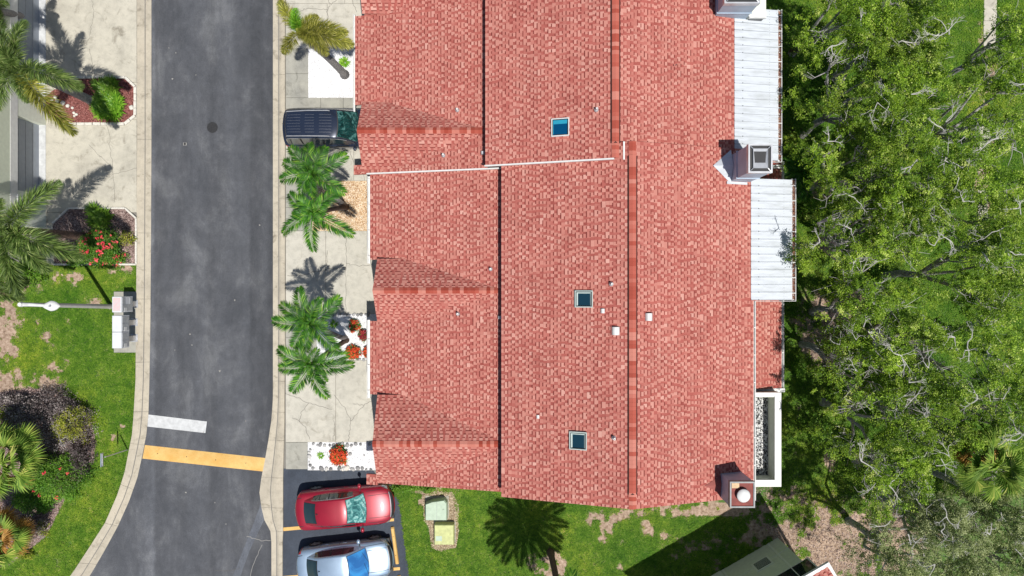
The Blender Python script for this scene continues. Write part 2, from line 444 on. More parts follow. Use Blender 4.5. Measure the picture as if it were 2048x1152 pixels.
# bare spots on the lawns: px, py, rx, ry, strength
BARE = [(5,640,34,56,1.1),(30,575,45,25,1),(100,560,60,14,.9),(130,575,18,12,1.0),(245,545,30,14,.8),(150,555,14,12,1.6),(90,640,22,14,.6),
        (92,685,16,18,1.1),(115,730,26,14,1.0),(75,755,20,12,1.0),(12,730,30,60,1.2),(30,785,45,14,1.0),(105,770,30,18,1.0),(188,610,26,12,.7),(135,640,14,10,.7),
        (243,622,20,8,.8),(245,805,10,7,.8),(247,852,8,5,.8),(240,945,10,10,1.0),(228,873,5,8,.7),(110,665,18,8,.7),(170,860,34,45,.6),
        (1230,1030,40,12,1.4),(1350,1022,70,12,1.3),(1460,1015,60,16,1.3),(1215,1055,14,18,1.1),(1295,1055,14,16,1.2),(1235,1085,16,8,1.0),(1205,1080,10,10,.9),
        (1108,1132,22,28,1.8),(1075,1140,18,10,.9),(1060,1120,26,16,.6),(1235,1130,14,10,.7),(1330,1070,12,10,.6),(1180,1035,10,12,.8),
        (1430,1100,90,34,.45),(1540,1060,50,40,.8),(1500,1025,40,14,.7),(1590,1000,50,24,.3),(1560,985,30,14,.9),(1650,1080,80,50,1.1),(1720,1100,110,70,1.15),(1700,1010,60,24,.35),(1800,1080,70,50,.9),
        (1628,640,40,55,1.4),(1620,380,36,26,1.4),(1640,690,30,50,1.1),(1700,650,50,60,.8),(1975,150,16,170,.9),(1965,400,14,80,1.2),(1660,905,14,30,.8),(1600,820,10,20,.5),
        (900,1000,14,10,.8),(860,980,60,8,.7),(845,1000,20,14,.6)]
BP = []
for (bx, by, rx, ry, st) in BARE:
    p = P(bx, by); BP.append((p.x, p.y, rx*CAM_H/F, ry*CAM_H/F, st))
def bare(x, y):
    n = fbm(x, y, .9, 3.1)*.5 + fbm(x, y, 3.2, 9.7)*.55
    b = .12 + n*.45
    for (cx, cy, rx, ry, st) in BP:
        dx = (x-cx)/rx; dy = (y-cy)/ry
        d = dx*dx+dy*dy
        if d < 4: b += st*max(0, 1-d*.5)*.55*(1+n*1.8)
    return b
def ground_sheet():
    xs = np.concatenate([[-300,-120,-50,-32], np.arange(-26, 27, .16), [32,50,120,300]])
    ys = np.concatenate([[-300,-120,-50,-25], np.arange(-15.5, 15.6, .16), [25,50,120,300]])
    nx, ny = len(xs), len(ys)
    X, Y = np.meshgrid(xs, ys)
    V = np.stack([X.ravel(), Y.ravel(), np.zeros(X.size)], 1)
    i, j = np.meshgrid(np.arange(ny-1), np.arange(nx-1), indexing='ij')
    a = (i*nx+j).ravel()
    Fq = np.stack([a, a+1, a+nx+1, a+nx], 1)
    tone = []
    for q in Fq:
        cx = (V[q[0],0]+V[q[2],0])/2; cy = (V[q[0],1]+V[q[2],1])/2
        if abs(cx) > 27 or abs(cy) > 16 or (-17.3 < cx < -7 and cy > -15) or (-5 < cx < 9 and -7.5 < cy):
            tone.append(.2)
        else: tone.append(bare(cx, cy))
    return mesh_np('ground', V, Fq, tone, M['ground'], kind='structure')
ground_sheet()

def inpoly(x, y, poly):
    c = False; n = len(poly); j = n-1
    for i in range(n):
        xi, yi = poly[i]; xj, yj = poly[j]
        if (yi > y) != (yj > y) and x < (xj-xi)*(y-yi)/(yj-yi)+xi: c = not c
        j = i
    return c

def grass(name, polypx, dens, label, excl=(), blade=.085):
    poly = [P2(*p) for p in polypx]
    ex = [[P2(*p) for p in e] for e in excl]
    x0 = min(p[0] for p in poly); x1 = max(p[0] for p in poly); y0 = min(p[1] for p in poly); y1 = max(p[1] for p in poly)
    n = int((x1-x0)*(y1-y0)*dens)
    pts = []
    for _ in range(n):
        x = U(x0, x1); y = U(y0, y1)
        if not inpoly(x, y, poly): continue
        if any(inpoly(x, y, e) for e in ex): continue
        b = bare(x, y)
        if b > .52 + U(-.26, .16): continue
        pts.append((x, y, b))
    A = np.array(pts); N = len(A); K = 5
    c = np.repeat(A[:, :2], K, 0) + RNG.normal(0, .028, (N*K, 2))
    th = RNG.uniform(0, 2*math.pi, N*K); L = RNG.uniform(.55, 1.25, N*K)*blade
    el = RNG.uniform(.25, 1.2, N*K); w = RNG.uniform(.010, .018, N*K)
    dx = np.cos(th); dy = np.sin(th)
    base = np.stack([c[:,0], c[:,1], np.zeros(N*K)], 1)
    side = np.stack([-dy*w, dx*w, np.zeros(N*K)], 1)
    mid = base + np.stack([dx*L*.5*np.cos(el*.6+.4), dy*L*.5*np.cos(el*.6+.4), L*.6*np.sin(el*.6+.5)], 1)
    tip = base + np.stack([dx*L*np.cos(el*.8), dy*L*np.cos(el*.8), L*.75*np.sin(el*.8)], 1)
    V = np.stack([base-side*.6, mid-side, tip, mid+side], 1).reshape(-1, 3)
    Fq = np.arange(N*K*4).reshape(-1, 4)
    tn = np.repeat(np.clip(RNG.normal(.42, .16, N) + A[:,2]*.45, 0, 1), K) + RNG.normal(0, .10, N*K)
    o = mesh_np(name, V, Fq, np.clip(tn, 0, 1), M['grass'])
    o['kind'] = 'stuff'; o['label'] = label; o['category'] = 'grass'
    return o
BED_SW = [(-70,795),(0,785),(55,775),(110,782),(150,800),(182,835),(193,880),(188,925),(168,958),(138,985),(118,1025),(95,1070),(60,1100),(20,1130),(-70,1150)]
grass('lawn_grass', [(-80,520),(110,530),(275,530),(276,760),(270,850),(258,905),(236,990),(205,1050),(180,1093),(145,1152),(120,1190),(-80,1190)], 560,
      'patchy green lawn grass left of the road around the light pole', [BED_SW, [(226,582),(276,582),(276,706),(226,706)]])
grass('lawn_grass', [(770,968),(1510,1010),(1560,960),(1570,985),(1760,1000),(1760,1190),(825,1190),(812,1100),(798,1000)], 560,
      'bright green lawn grass south of the red roofed townhouse', [[(846,990),(905,985),(918,1060),(915,1095),(868,1102),(850,1040)]])
grass('lawn_grass', [(1500,-30),(2120,-30),(2120,990),(1560,990)], 300,
      'shaded grass growing under the oak trees', [[(1966,-30),(1992,-30),(1992,100),(1966,100)]], .10)

# ------------------------------------------------------------------ road, kerbs, paving
def sheet(name, poly, z, mat, parent=None, **props):
    b = MB(); pts = [(p[0], p[1], z) for p in [P2(*q) for q in poly]]
    n = len(pts); a = sum(pts[i][0]*pts[(i+1)%n][1]-pts[(i+1)%n][0]*pts[i][1] for i in range(n))
    if a < 0: pts = pts[::-1]
    b.add(pts, [tuple(range(n))])
    return b.build(name, mat, parent, **props)
LROAD = [(303,-900),(303,0),(303,300),(302,500),(301,640),(299,760),(297,830),(293,868),(286,905),(275,955),(258,1003),(236,1052),(210,1100),(182,1148),(150,1195),(90,1270),(-20,1380)]
LBACK = [(276,-900),(276,0),(276,300),(275,500),(274,640),(273,760),(269,830),(266,868),(260,898),(251,945),(236,990),(212,1045),(181,1093),(147,1145),(115,1185),(55,1255),(-60,1360)]
RROAD = [(546,-900),(546,0),(546,300),(546,500),(546,700),(546,800),(543,840),(537,880),(530,920),(523,955),(519,985),(523,1015),(529,1040),(541,1062),(543,1085),(543,1152),(543,1400)]
RBACK = [(571,-900),(571,0),(571,300),(571,500),(571,700),(570,800),(570,840),(569,880),(568,920),(567,955),(567,985),(567,1015),(567,1040),(567,1062),(566,1085),(566,1152),(566,1400)]
rd = struct('road')
sheet('road_surface', LROAD + RROAD[::-1], .004, M['road'], rd)
sheet('road_patch', [(524,1000),(528,1040),(500,1100),(478,1160),(462,1200),(445,1200),(466,1152),(490,1090),(508,1045)], .008, M['patch'], rd)
# darker seam strip along each road edge
def ribbon(name, path, w, z, mat, parent, jit=0):
    b = MB(); pts = [P(*p) for p in path]
    for i in range(len(pts)-1):
        d = (pts[i+1]-pts[i]).normalized(); n = Vector((-d.y, d.x, 0))*w*.5
        up = Vector((0,0,z))
        b.quad(pts[i]-n+up, pts[i+1]-n+up, pts[i+1]+n+up, pts[i]+n+up)
    return b.build(name, mat, parent)
def wiggle(pts, amp=2.0, sub=5, seed=0):
    rr = random.Random(seed); out = []
    for i in range(len(pts)-1):
        for k in range(sub):
            t = k/sub
            out.append((lerp(pts[i][0], pts[i+1][0], t)+rr.uniform(-amp, amp), lerp(pts[i][1], pts[i+1][1], t)+rr.uniform(-amp, amp)))
    out.append(pts[-1]); return out
M['crack_light'] = flat('crack_filler_pale', (.30,.29,.27,1), .95)
ribbon('crack', wiggle([(494,1072),(508,1077),(522,1081),(541,1081)], 1.2, 4, 3), .025, .010, M['crack_light'], rd)
ribbon('crack', wiggle([(525,1090),(512,1115),(500,1152),(495,1180)], 1.0, 4, 4), .02, .010, M['crack_light'], rd)
ribbon('crack', wiggle([(430,1140),(460,1141),(480,1137)], 1.0, 3, 5), .012, .010, M['crack'], rd)

def curb(name, A, B, cuts):
    root = struct(name)
    # resample finely by path index
    def samp(Pth, s):
        i = min(int(s), len(Pth)-2); t = s-i
        return P(lerp(Pth[i][0], Pth[i+1][0], t), lerp(Pth[i][1], Pth[i+1][1], t))
    prof = [(0,-.01),(0,.012),(.10,.014),(.42,.008),(.50,.020),(.62,.060),(.72,.078),(1,.084),(1,-.01)]
    for (s0, s1) in zip(cuts[:-1], cuts[1:]):
        n = max(2, int((s1-s0)*4)+1); G = []
        for k in range(n):
            s = lerp(s0, s1, k/(n-1))
            ln = max(.5, (samp(A, s1)-samp(A, s0)).length/(s1-s0))
            if k == 0: s += .006/ln
            if k == n-1: s -= .006/ln
            a = samp(A, s); b = samp(B, s)
            G.append([(a.x+(b.x-a.x)*u, a.y+(b.y-a.y)*u, z) for u, z in prof])
        mb = MB(); mb.grid(G)
        m = len(prof)
        mb.add([G[0][i] for i in range(m)], [tuple(range(m))]); mb.add([G[-1][i] for i in range(m)], [tuple(range(m))[::-1]])
        mb.build('curb_section', M['curb'], root)
    ribbon('gutter_seam', [(lerp(a[0], b[0], .46), lerp(a[1], b[1], .46)) for a, b in zip(A, B)], .040, .020, M['seam'], root)
    return root
sheet('curb_bedding', [(p[0]+2, p[1]) for p in LROAD] + [(p[0]-1.5, p[1]) for p in LBACK[::-1]], .0035, M['seam'], rd)
sheet('curb_bedding', [(p[0]-2, p[1]) for p in RROAD] + [(760,1400),(760,-900)], .0035, M['seam'], rd)
sheet('curb_bedding', [(-120,-160),(276,-160),(276,531),(-120,531)], .0035, M['seam'], rd)
curb('curb', LROAD, LBACK, [0,1,1.93,2.83,3.7,4.7,5.9,7.6,9.5,11,12.6,14,16])
curb('curb', RROAD, RBACK, [0,1,1.5,2.1,2.82,3.7,4.62,5.6,7,9,11,13,15,16])

def slab_obj(parent, x0, y0, x1, y1, mat, z=.06, gap=.012):
    a = P(x0, y1); b = P(x1, y0)
    mb = MB(); mb.chamfer(a.x+gap*.5, b.x-gap*.5, a.y+gap*.5, b.y-gap*.5, -.02, z, .008)
    return mb.build('slab', mat, parent)
# right-hand driveways
dr = struct('driveway')
for r in [(572,-160,690,8),(690,-160,900,8),(572,8,655,98),(655,8,760,98)]: slab_obj(dr, *r, M['drive_r'])
dr = struct('driveway')
slab_obj(dr, 572,218,708,362, M['drive_r']); slab_obj(dr, 708,218,790,362, M['drive_r'])
dr = struct('driveway')
slab_obj(dr, 572,462,652,628, M['drive_r']); slab_obj(dr, 652,462,800,628, M['drive_r'])
dr = struct('driveway')
slab_obj(dr, 572,720,672,884, M['drive_r']); slab_obj(dr, 672,720,800,884, M['drive_r'])
wk = struct('walkway')
for r in [(572,98,617,148),(572,148,617,196),(572,196,642,218),(642,196,687,218),(687,196,790,218),
          (572,362,625,415),(572,415,625,462),(572,628,634,675),(572,675,634,720),(572,884,616,938)]:
    slab_obj(wk, *r, M['slab_grey'])
# left-hand driveways
dl = struct('driveway')
slab_obj(dl, -120,-160,93,205, M['drive_l']); slab_obj(dl, 93,-160,275,165, M['drive_l'], .062)
slab_obj(dl, 93,165,275,240, M['drive_l'], .05)
dl2 = struct('driveway')
slab_obj(dl2, -120,205,93,470, M['drive_l']); slab_obj(dl2, 93,240,275,425, M['drive_l'], .062)
slab_obj(dl2, 93,425,140,530, M['drive_l'], .05)
cr = struct('driveway_cracks')
CR = [  # px polylines
 [(595,26),(612,18),(640,20),(655,20)],[(657,0),(662,12),(655,20),(657,45),(660,60)],[(662,12),(675,0)],[(704,0),(708,10),(714,25)],
 [(700,362-60),(712,330),(722,318),(730,362)],[(691,470),(694,500),(692,540),(693,580),(692,627)],[(575,552),(605,550),(632,543),(660,538),(690,535),(692,540)],
 [(693,527),(716,532),(742,530)],[(572,788),(600,796),(618,805),(640,812),(665,818)],[(618,805),(603,826),(600,842),(585,835)],[(600,842),(612,855),(620,878)],
 [(670,790),(690,815),(703,842),(699,862),(698,882)],[(703,842),(715,825),(728,810),(745,803)],[(728,810),(706,807)],[(668,840),(670,862),(667,880)],
 [(655,500),(654,528),(660,545)],[(185,0),(190,22),(184,55),(182,75),(172,92)],[(180,100),(186,128),(186,150)],[(213,250),(222,272),(221,290),(225,320),(230,370),(230,405)],
 [(180,290),(200,310),(225,335)],[(225,350),(255,342),(275,337)],[(200,312),(206,316)],[(740,1300),(741,1302)]]
for k, pl in enumerate(CR[:-1]):
    ribbon('crack', wiggle(pl, 1.6, 5, k+20), .015 if k < 16 else .012, .0665, M['crack'], cr)

# parking lot
LOT = [(566,937),(640,937),(747,941),(762,965),(786,968),(797,990),(804,1040),(812,1100),(820,1160),(835,1300),(566,1300)]
lot = struct('parking_lot')
sheet('lot_surface', LOT, .012, M['lot'], lot)
def paint(parent, pts, z, mat, name='marking'): return sheet(name, pts, z, mat, parent)
paint(lot, [(566,1055),(788,1036),(788,1042),(566,1062)], .017, M['yellow_paint'])
paint(lot, [(566,1152),(800,1134),(800,1140),(566,1159)], .017, M['yellow_paint'])
paint(rd, [(297,829),(414,843),(411,866),(295,853)], .009, M['white_paint'])
# speed bump
sb = thing('speed_bump', 'low yellow painted speed bump running across the whole road below the white bar', 'speed bump', P(408,917))
A0, A1, B1, B0 = P(290,890), P(531,916), P(527,943), P(285,917)
G = []
for k in range(25):
    u = k/24; a = A0.lerp(A1, u); b = B0.lerp(B1, u); row = []
    for j in range(9):
        v = j/8; p = a.lerp(b, v); edge = min(1, min(u, 1-u)*20)
        row.append((p.x, p.y, .006 + .055*math.sin(math.pi*v)*edge))
    G.append(row)
mb = MB(); mb.grid(G, flip=True); mb.build('painted_hump', M['yellow_paint'], sb, smooth=True)
for u in (.12,.36,.6,.85):
    mbx = MB(); p = A0.lerp(A1, u).lerp(B0.lerp(B1, u), .5); mbx.cyl(p.x, p.y, .055, .066, .022, n=10); mbx.build('bolt', M['iron'], sb)
# manhole
mh = thing('manhole_cover', 'round dark iron manhole cover set in the asphalt road', 'manhole cover', P(425,255))
mb = MB(); p = P(425,255); mb.cyl(p.x, p.y, .0, .012, .29, n=32); mb.build('frame_ring', M['road'], mh)
mb = MB(); mb.cyl(p.x, p.y, .005, .018, .255, n=32)
for i in range(-3, 4):
    for j in range(-3, 4):
        if i*i+j*j < 10: mb.box(p.x+i*.06-.018, p.x+i*.06+.018, p.y+j*.06-.018, p.y+j*.06+.018, .018, .024)
mb.build('lid', M['iron'], mh)
vb = thing('valve_cover', 'small square grey valve cover in the road below the manhole', 'valve cover', P(370,288))
mb = MB(); p = P(370,288); mb.chamfer(p.x-.085,p.x+.085,p.y-.065,p.y+.065,.0,.016,.006); mb.build('valve_frame', M['crack_light'], vb)
mb = MB(); mb.cyl(p.x,p.y,.01,.022,.055,n=14); mb.build('valve_lid', M['iron'], vb)
# litter: a few pale paper scraps and twigs on the road
for i, (sx, sy) in enumerate(((345,158),(352,106),(338,96),(392,150),(520,450),(380,668),(384,690),(470,600),(350,700),(440,742),(492,842),(372,985),(430,1005),(452,1048),(407,884-20))):
    p = P(sx, sy); q = MB(); a = U(0,3); s_ = U(.03,.06); q.add([(p.x+s_*math.cos(a+k*1.57)*U(.5,1.2), p.y+s_*math.sin(a+k*1.57)*U(.5,1.2), .012+.01*(k%2)) for k in range(4)], [(0,1,2,3)])
    q.build('fleck', M['crack_light'], rd)
# parking wheel stops
def wheel_stop(px0, py0, px1, py1, label):
    a = P(px0, py0); b = P(px1, py1); d = (b-a); L = d.length; r = thing('wheel_stop', label, 'wheel stop', (a+b)/2, 'yellow wheel stops')
    d.normalize(); n = Vector((-d.y, d.x, 0)); mb = MB()
    prof = [(-.085,.015),(-.07,.11),(-.045,.135),(.045,.135),(.07,.11),(.085,.015)]
    G = []
    for s, k in ((0,.55),(.06,1),(L-.06,1),(L,.55)):
        c = a + d*s; G.append([tuple(c+n*x*(.8+.2*k)+Vector((0,0,.015+(z-.015)*k))) for x, z in prof])
    mb.grid(G); mb.add(G[0], [tuple(range(6))]); mb.add(G[-1], [tuple(range(6))[::-1]])
    mb.build('bar', M['yellow_paint'], r)
    for s in (.25, .75):
        c = a + d*L*s; q = MB(); q.cyl(c.x, c.y, .13, .14, .018, n=8); q.build('pin', M['iron'], r)
wheel_stop(785,1053,795,1127, 'long yellow concrete wheel stop in front of the silver car')
wheel_stop(798,1150,806,1222, 'yellow wheel stop cut off by the bottom edge, below the silver car')

# ------------------------------------------------------------------ rocks, gravel, beds
ICO = None
def rocks(name, polypx, n, r0, r1, mat, parent, z=.03, flatk=.6, inv=False):
    poly = [P2(*p) for p in polypx]; x0 = min(p[0] for p in poly); x1 = max(p[0] for p in poly); y0 = min(p[1] for p in poly); y1 = max(p[1] for p in poly)
    return rocks_w(name, poly, (x0,x1,y0,y1), n, r0, r1, mat, parent, z, flatk)
OV = np.array([(1,0,0),(-1,0,0),(0,1,0),(0,-1,0),(0,0,1),(0,0,-1)], float)
OF = np.array([(0,2,4),(2,1,4),(1,3,4),(3,0,4),(2,0,5),(1,2,5),(3,1,5),(0,3,5)])
def rocks_w(name, poly, bb, n, r0, r1, mat, parent, z, flatk):
    Vs = []; Fs = []; T = []; c = 0
    for _ in range(n):
        x = U(bb[0], bb[1]); y = U(bb[2], bb[3])
        if not inpoly(x, y, poly): continue
        r = U(r0, r1); a = U(0, 6.28); ca, sa = math.cos(a), math.sin(a)
        v = OV*np.array([r*U(.8,1.4), r*U(.7,1.1), r*flatk]) * (1+RNG.uniform(-.2,.2,(6,1)))
        v = np.stack([v[:,0]*ca-v[:,1]*sa+x, v[:,0]*sa+v[:,1]*ca+y, v[:,2]+z], 1)
        Vs.append(v); Fs.append(OF+c*6); T.extend([random.random()]*8); c += 1
    return mesh_np(name, np.concatenate(Vs), np.concatenate(Fs), T, mat, parent, kind='stuff')
def rect(x0, y0, x1, y1): return [(x0,y0),(x1,y0),(x1,y1),(x0,y1)]
def blobstone(parent, x, y, r, mat, name='stone', z=.05, k=.6, seed=None, asp=1.0, rot=None):
    rr = random.Random(seed if seed is not None else random.random())
    n = 8; V = []; a0 = rr.uniform(0, 6) if rot is None else rot
    rads = [r*rr.uniform(.82, 1.15) for _ in range(n)]
    mb = MB(); G = []
    for (s, h) in ((.9, -.3), (1, .25), (.72, .75), (.3, 1.0)):
        row = []
        for i in range(n):
            t = 2*math.pi*i/n
            lx = rads[i]*s*math.cos(t)*asp; ly = rads[i]*s*math.sin(t)
            row.append((x+lx*math.cos(a0)-ly*math.sin(a0), y+lx*math.sin(a0)+ly*math.cos(a0), z+r*k*h))
        row.append(row[0]); G.append(row)
    tn = rr.random()
    mb.grid(G, tone=tn); mb.add(G[-1][:-1], [tuple(range(n))], tone=tn)
    return mb.build(name, mat, parent, smooth=True)

bw = struct('gravel_bed')
sheet('gravel_base', rect(617,98,790,196), .045, M['gravel_white'], bw); rocks('gravel', rect(618,99,712,195), 2600, .012, .026, M['stone_white'], bw, .05)
bt = struct('gravel_bed')
sheet('gravel_base', rect(625,362,800,462), .045, M['gravel_tan'], bt); rocks('gravel', rect(626,363,742,461), 5200, .014, .034, M['stone_tan'], bt, .05)
b2 = struct('gravel_bed')
sheet('gravel_base', rect(634,628,800,720), .045, M['gravel_white'], b2); rocks('gravel', rect(635,629,742,719), 2600, .012, .028, M['stone_white'], b2, .05)
b3 = struct('gravel_bed')
sheet('gravel_base', rect(616,884,800,940), .045, M['gravel_white'], b3); rocks('gravel', rect(617,885,747,939), 2200, .012, .026, M['stone_white'], b3, .05)
def stone_row(parent, pts, step, r, mat, seed=0):
    rr = random.Random(seed)
    for i in range(len(pts)-1):
        a = P(*pts[i]); b = P(*pts[i+1]); L = (b-a).length; k = max(1, int(L/step))
        for q in range(k):
            c = a.lerp(b, (q+.5)/k)
            if rr.random() < .08: continue
            blobstone(parent, c.x+rr.uniform(-.04,.04), c.y+rr.uniform(-.05,.05), r*rr.uniform(.6,1.2), mat, seed=rr.random(), asp=rr.uniform(1,1.5), z=.07)
stone_row(b3, [(622,888),(742,888)], .20, .085, M['stone_grey'], 1)
stone_row(b3, [(620,892),(620,934)], .18, .080, M['stone_grey'], 2)
stone_row(b3, [(622,935),(746,938)], .20, .085, M['stone_grey'], 3)
stone_row(b2, [(640,629),(742,629)], .17, .080, M['stone_grey'], 4)
stone_row(b2, [(700,718),(742,718)], .14, .065, M['stone_grey'], 5)
for (sx, sy, rr_) in ((701,907,.09),(729,910,.05),(694,935,.14),(686,938,.10)):
    p = P(sx, sy); blobstone(b3, p.x, p.y, rr_, M['stone_grey'] if sy < 930 else M['edge_white'], z=.05)

# left mulch beds with edging
def bed(poly, mat, edge=None, name='mulch_bed', blocks=None, z=.055):
    r = struct(name); sheet('mulch', poly, z, mat, r)
    return r
def chips(name, polypx, n, mat, parent, tn=(0,1), z=.06, L=.05):
    poly = [P2(*p) for p in polypx]; x0 = min(p[0] for p in poly); x1 = max(p[0] for p in poly); y0 = min(p[1] for p in poly); y1 = max(p[1] for p in poly)
    pts = [(x, y) for x, y in ((U(x0,x1), U(y0,y1)) for _ in range(n)) if inpoly(x, y, poly)]
    A = np.array(pts); N = len(A); th = RNG.uniform(0, 6.28, N); l = RNG.uniform(.5, 1.3, N)*L; w = l*RNG.uniform(.25,.5,N)
    d = np.stack([np.cos(th), np.sin(th), RNG.uniform(-.3,.3,N)],1)*l[:,None]*.5; e = np.stack([-np.sin(th), np.cos(th), RNG.uniform(-.4,.4,N)],1)*w[:,None]*.5
    c = np.stack([A[:,0], A[:,1], z+RNG.uniform(0,.03,N)],1)
    V = np.stack([c-d-e, c+d-e, c+d+e, c-d+e],1).reshape(-1,3)
    o = mesh_np(name, V, np.arange(N*4).reshape(-1,4), RNG.uniform(tn[0],tn[1],N), mat, parent); o['kind'] = 'stuff'; return o
M['chip_red'] = mk_tone('chips_red', [(0,(.10,.03,.025,1)), (.5,(.25,.08,.07,1)), (1,(.42,.20,.18,1))])
M['chip_brown'] = mk_tone('chips_brown', [(0,(.08,.05,.045,1)), (.5,(.24,.16,.14,1)), (1,(.50,.40,.36,1))])
M['chip_tan'] = mk_tone('chips_tan', [(0,(.18,.12,.07,1)), (.5,(.42,.32,.20,1)), (1,(.66,.56,.42,1))])
BED1 = [(93,195),(112,178),(160,156),(253,156),(273,175),(273,232),(252,249),(130,249),(95,225)]
r1 = bed(BED1, M['mulch_red'], z=.068); chips('mulch_chips', BED1, 3500, M['chip_red'], r1, z=.07)
EDGE1 = [(112,178),(160,156),(253,156),(273,175),(273,232),(252,249),(125,249)]
for i in range(len(EDGE1)-1):
    a = P(*EDGE1[i]); b = P(*EDGE1[i+1]); L = (b-a).length; k = max(1, round(L/.37)); d = (b-a).normalized(); n = Vector((-d.y, d.x, 0))
    for q in range(k):
        c0 = a.lerp(b, (q+.04)/k); c1 = a.lerp(b, (q+.96)/k); w = U(.055,.068)
        mb = MB(); h = U(.15,.17)
        for s in (0,): 
            mb.frame(c0-n*w+Vector((0,0,.03)), c1-c0, n*2*w, (0,0,h-.045)); 
            mb.frame(c0-n*(w-.015)+d*.015+Vector((0,0,h-.0149)), (c1-c0)-d*.03, n*2*(w-.015), (0,0,.012))
        mb.build('edging_block', M['edge_white'], r1)
for (sx, sy, rr_) in ((113,196,.09),(106,201,.08),(117,203,.11),(128,207,.12),(138,213,.10),(147,217,.07),(150,227,.07),(155,230,.08),(151,233,.06),(265,216,.12)):
    p = P(sx, sy); blobstone(r1, p.x, p.y, rr_, M['edge_white'], z=.09)
BED2 = [(108,447),(140,417),(253,417),(275,437),(275,529),(110,529)]
r2 = bed(BED2, M['mulch_brown'], z=.068); chips('mulch_chips', BED2, 3500, M['chip_brown'], r2, z=.07)
EDGE2 = [(108,447),(140,417),(253,417),(275,437),(275,529),(110,529)]
for i in range(len(EDGE2)-1):
    a = P(*EDGE2[i]); b = P(*EDGE2[i+1]); d = (b-a).normalized(); n = Vector((-d.y, d.x, 0))
    L = (b-a).length; k = max(1, round(L/1.1))
    for q in range(k):
        c0 = a.lerp(b, (q+.01)/k); c1 = a.lerp(b, (q+.99)/k); mb = MB()
        mb.frame(c0-n*.04+Vector((0,0,.03)), c1-c0, n*.08, (0,0,.12)); mb.build('edging_strip', M['edge_white'], r2)
r3 = bed(BED_SW, M['mulch_brown'], z=.03); chips('mulch_chips', BED_SW, 6000, M['chip_brown'], r3, z=.04)
UB = [(846,990),(870,982),(905,983),(917,1010),(918,1060),(912,1095),(880,1102),(862,1095),(858,1055),(848,1040)]
r4 = bed(UB, M['mulch_tan'], z=.02); chips('mulch_chips', UB, 4500, M['chip_tan'], r4, z=.03)
chips('leaf_litter', [(1500,960),(1620,990),(1800,1000),(1850,1080),(1820,1200),(1560,1200),(1560,1090),(1500,1040)], 9000, M['chip_brown'], None, z=.01, L=.055)
chips('leaf_litter', [(1590,580),(1720,590),(1730,720),(1640,740),(1590,700)], 3000, M['chip_brown'], None, z=.01, L=.055)
# narrow path under the trees, top right
pth = struct('path')
for (y0, y1, x0, x1) in ((-60,-8,1968,1994),(-8,42,1967,1993),(42,98,1966,1991),(250,330,1958,1980),(380,440,1955,1975)):
    slab_obj(pth, x0, y0, x1, y1, M['drive_l'], .04)
mb = MB(); 
pad = struct('mailbox_pad'); slab_obj(pad, 229,583,275,640, M['slab_grey'], .07); slab_obj(pad, 229,640,275,705, M['slab_grey'], .07)

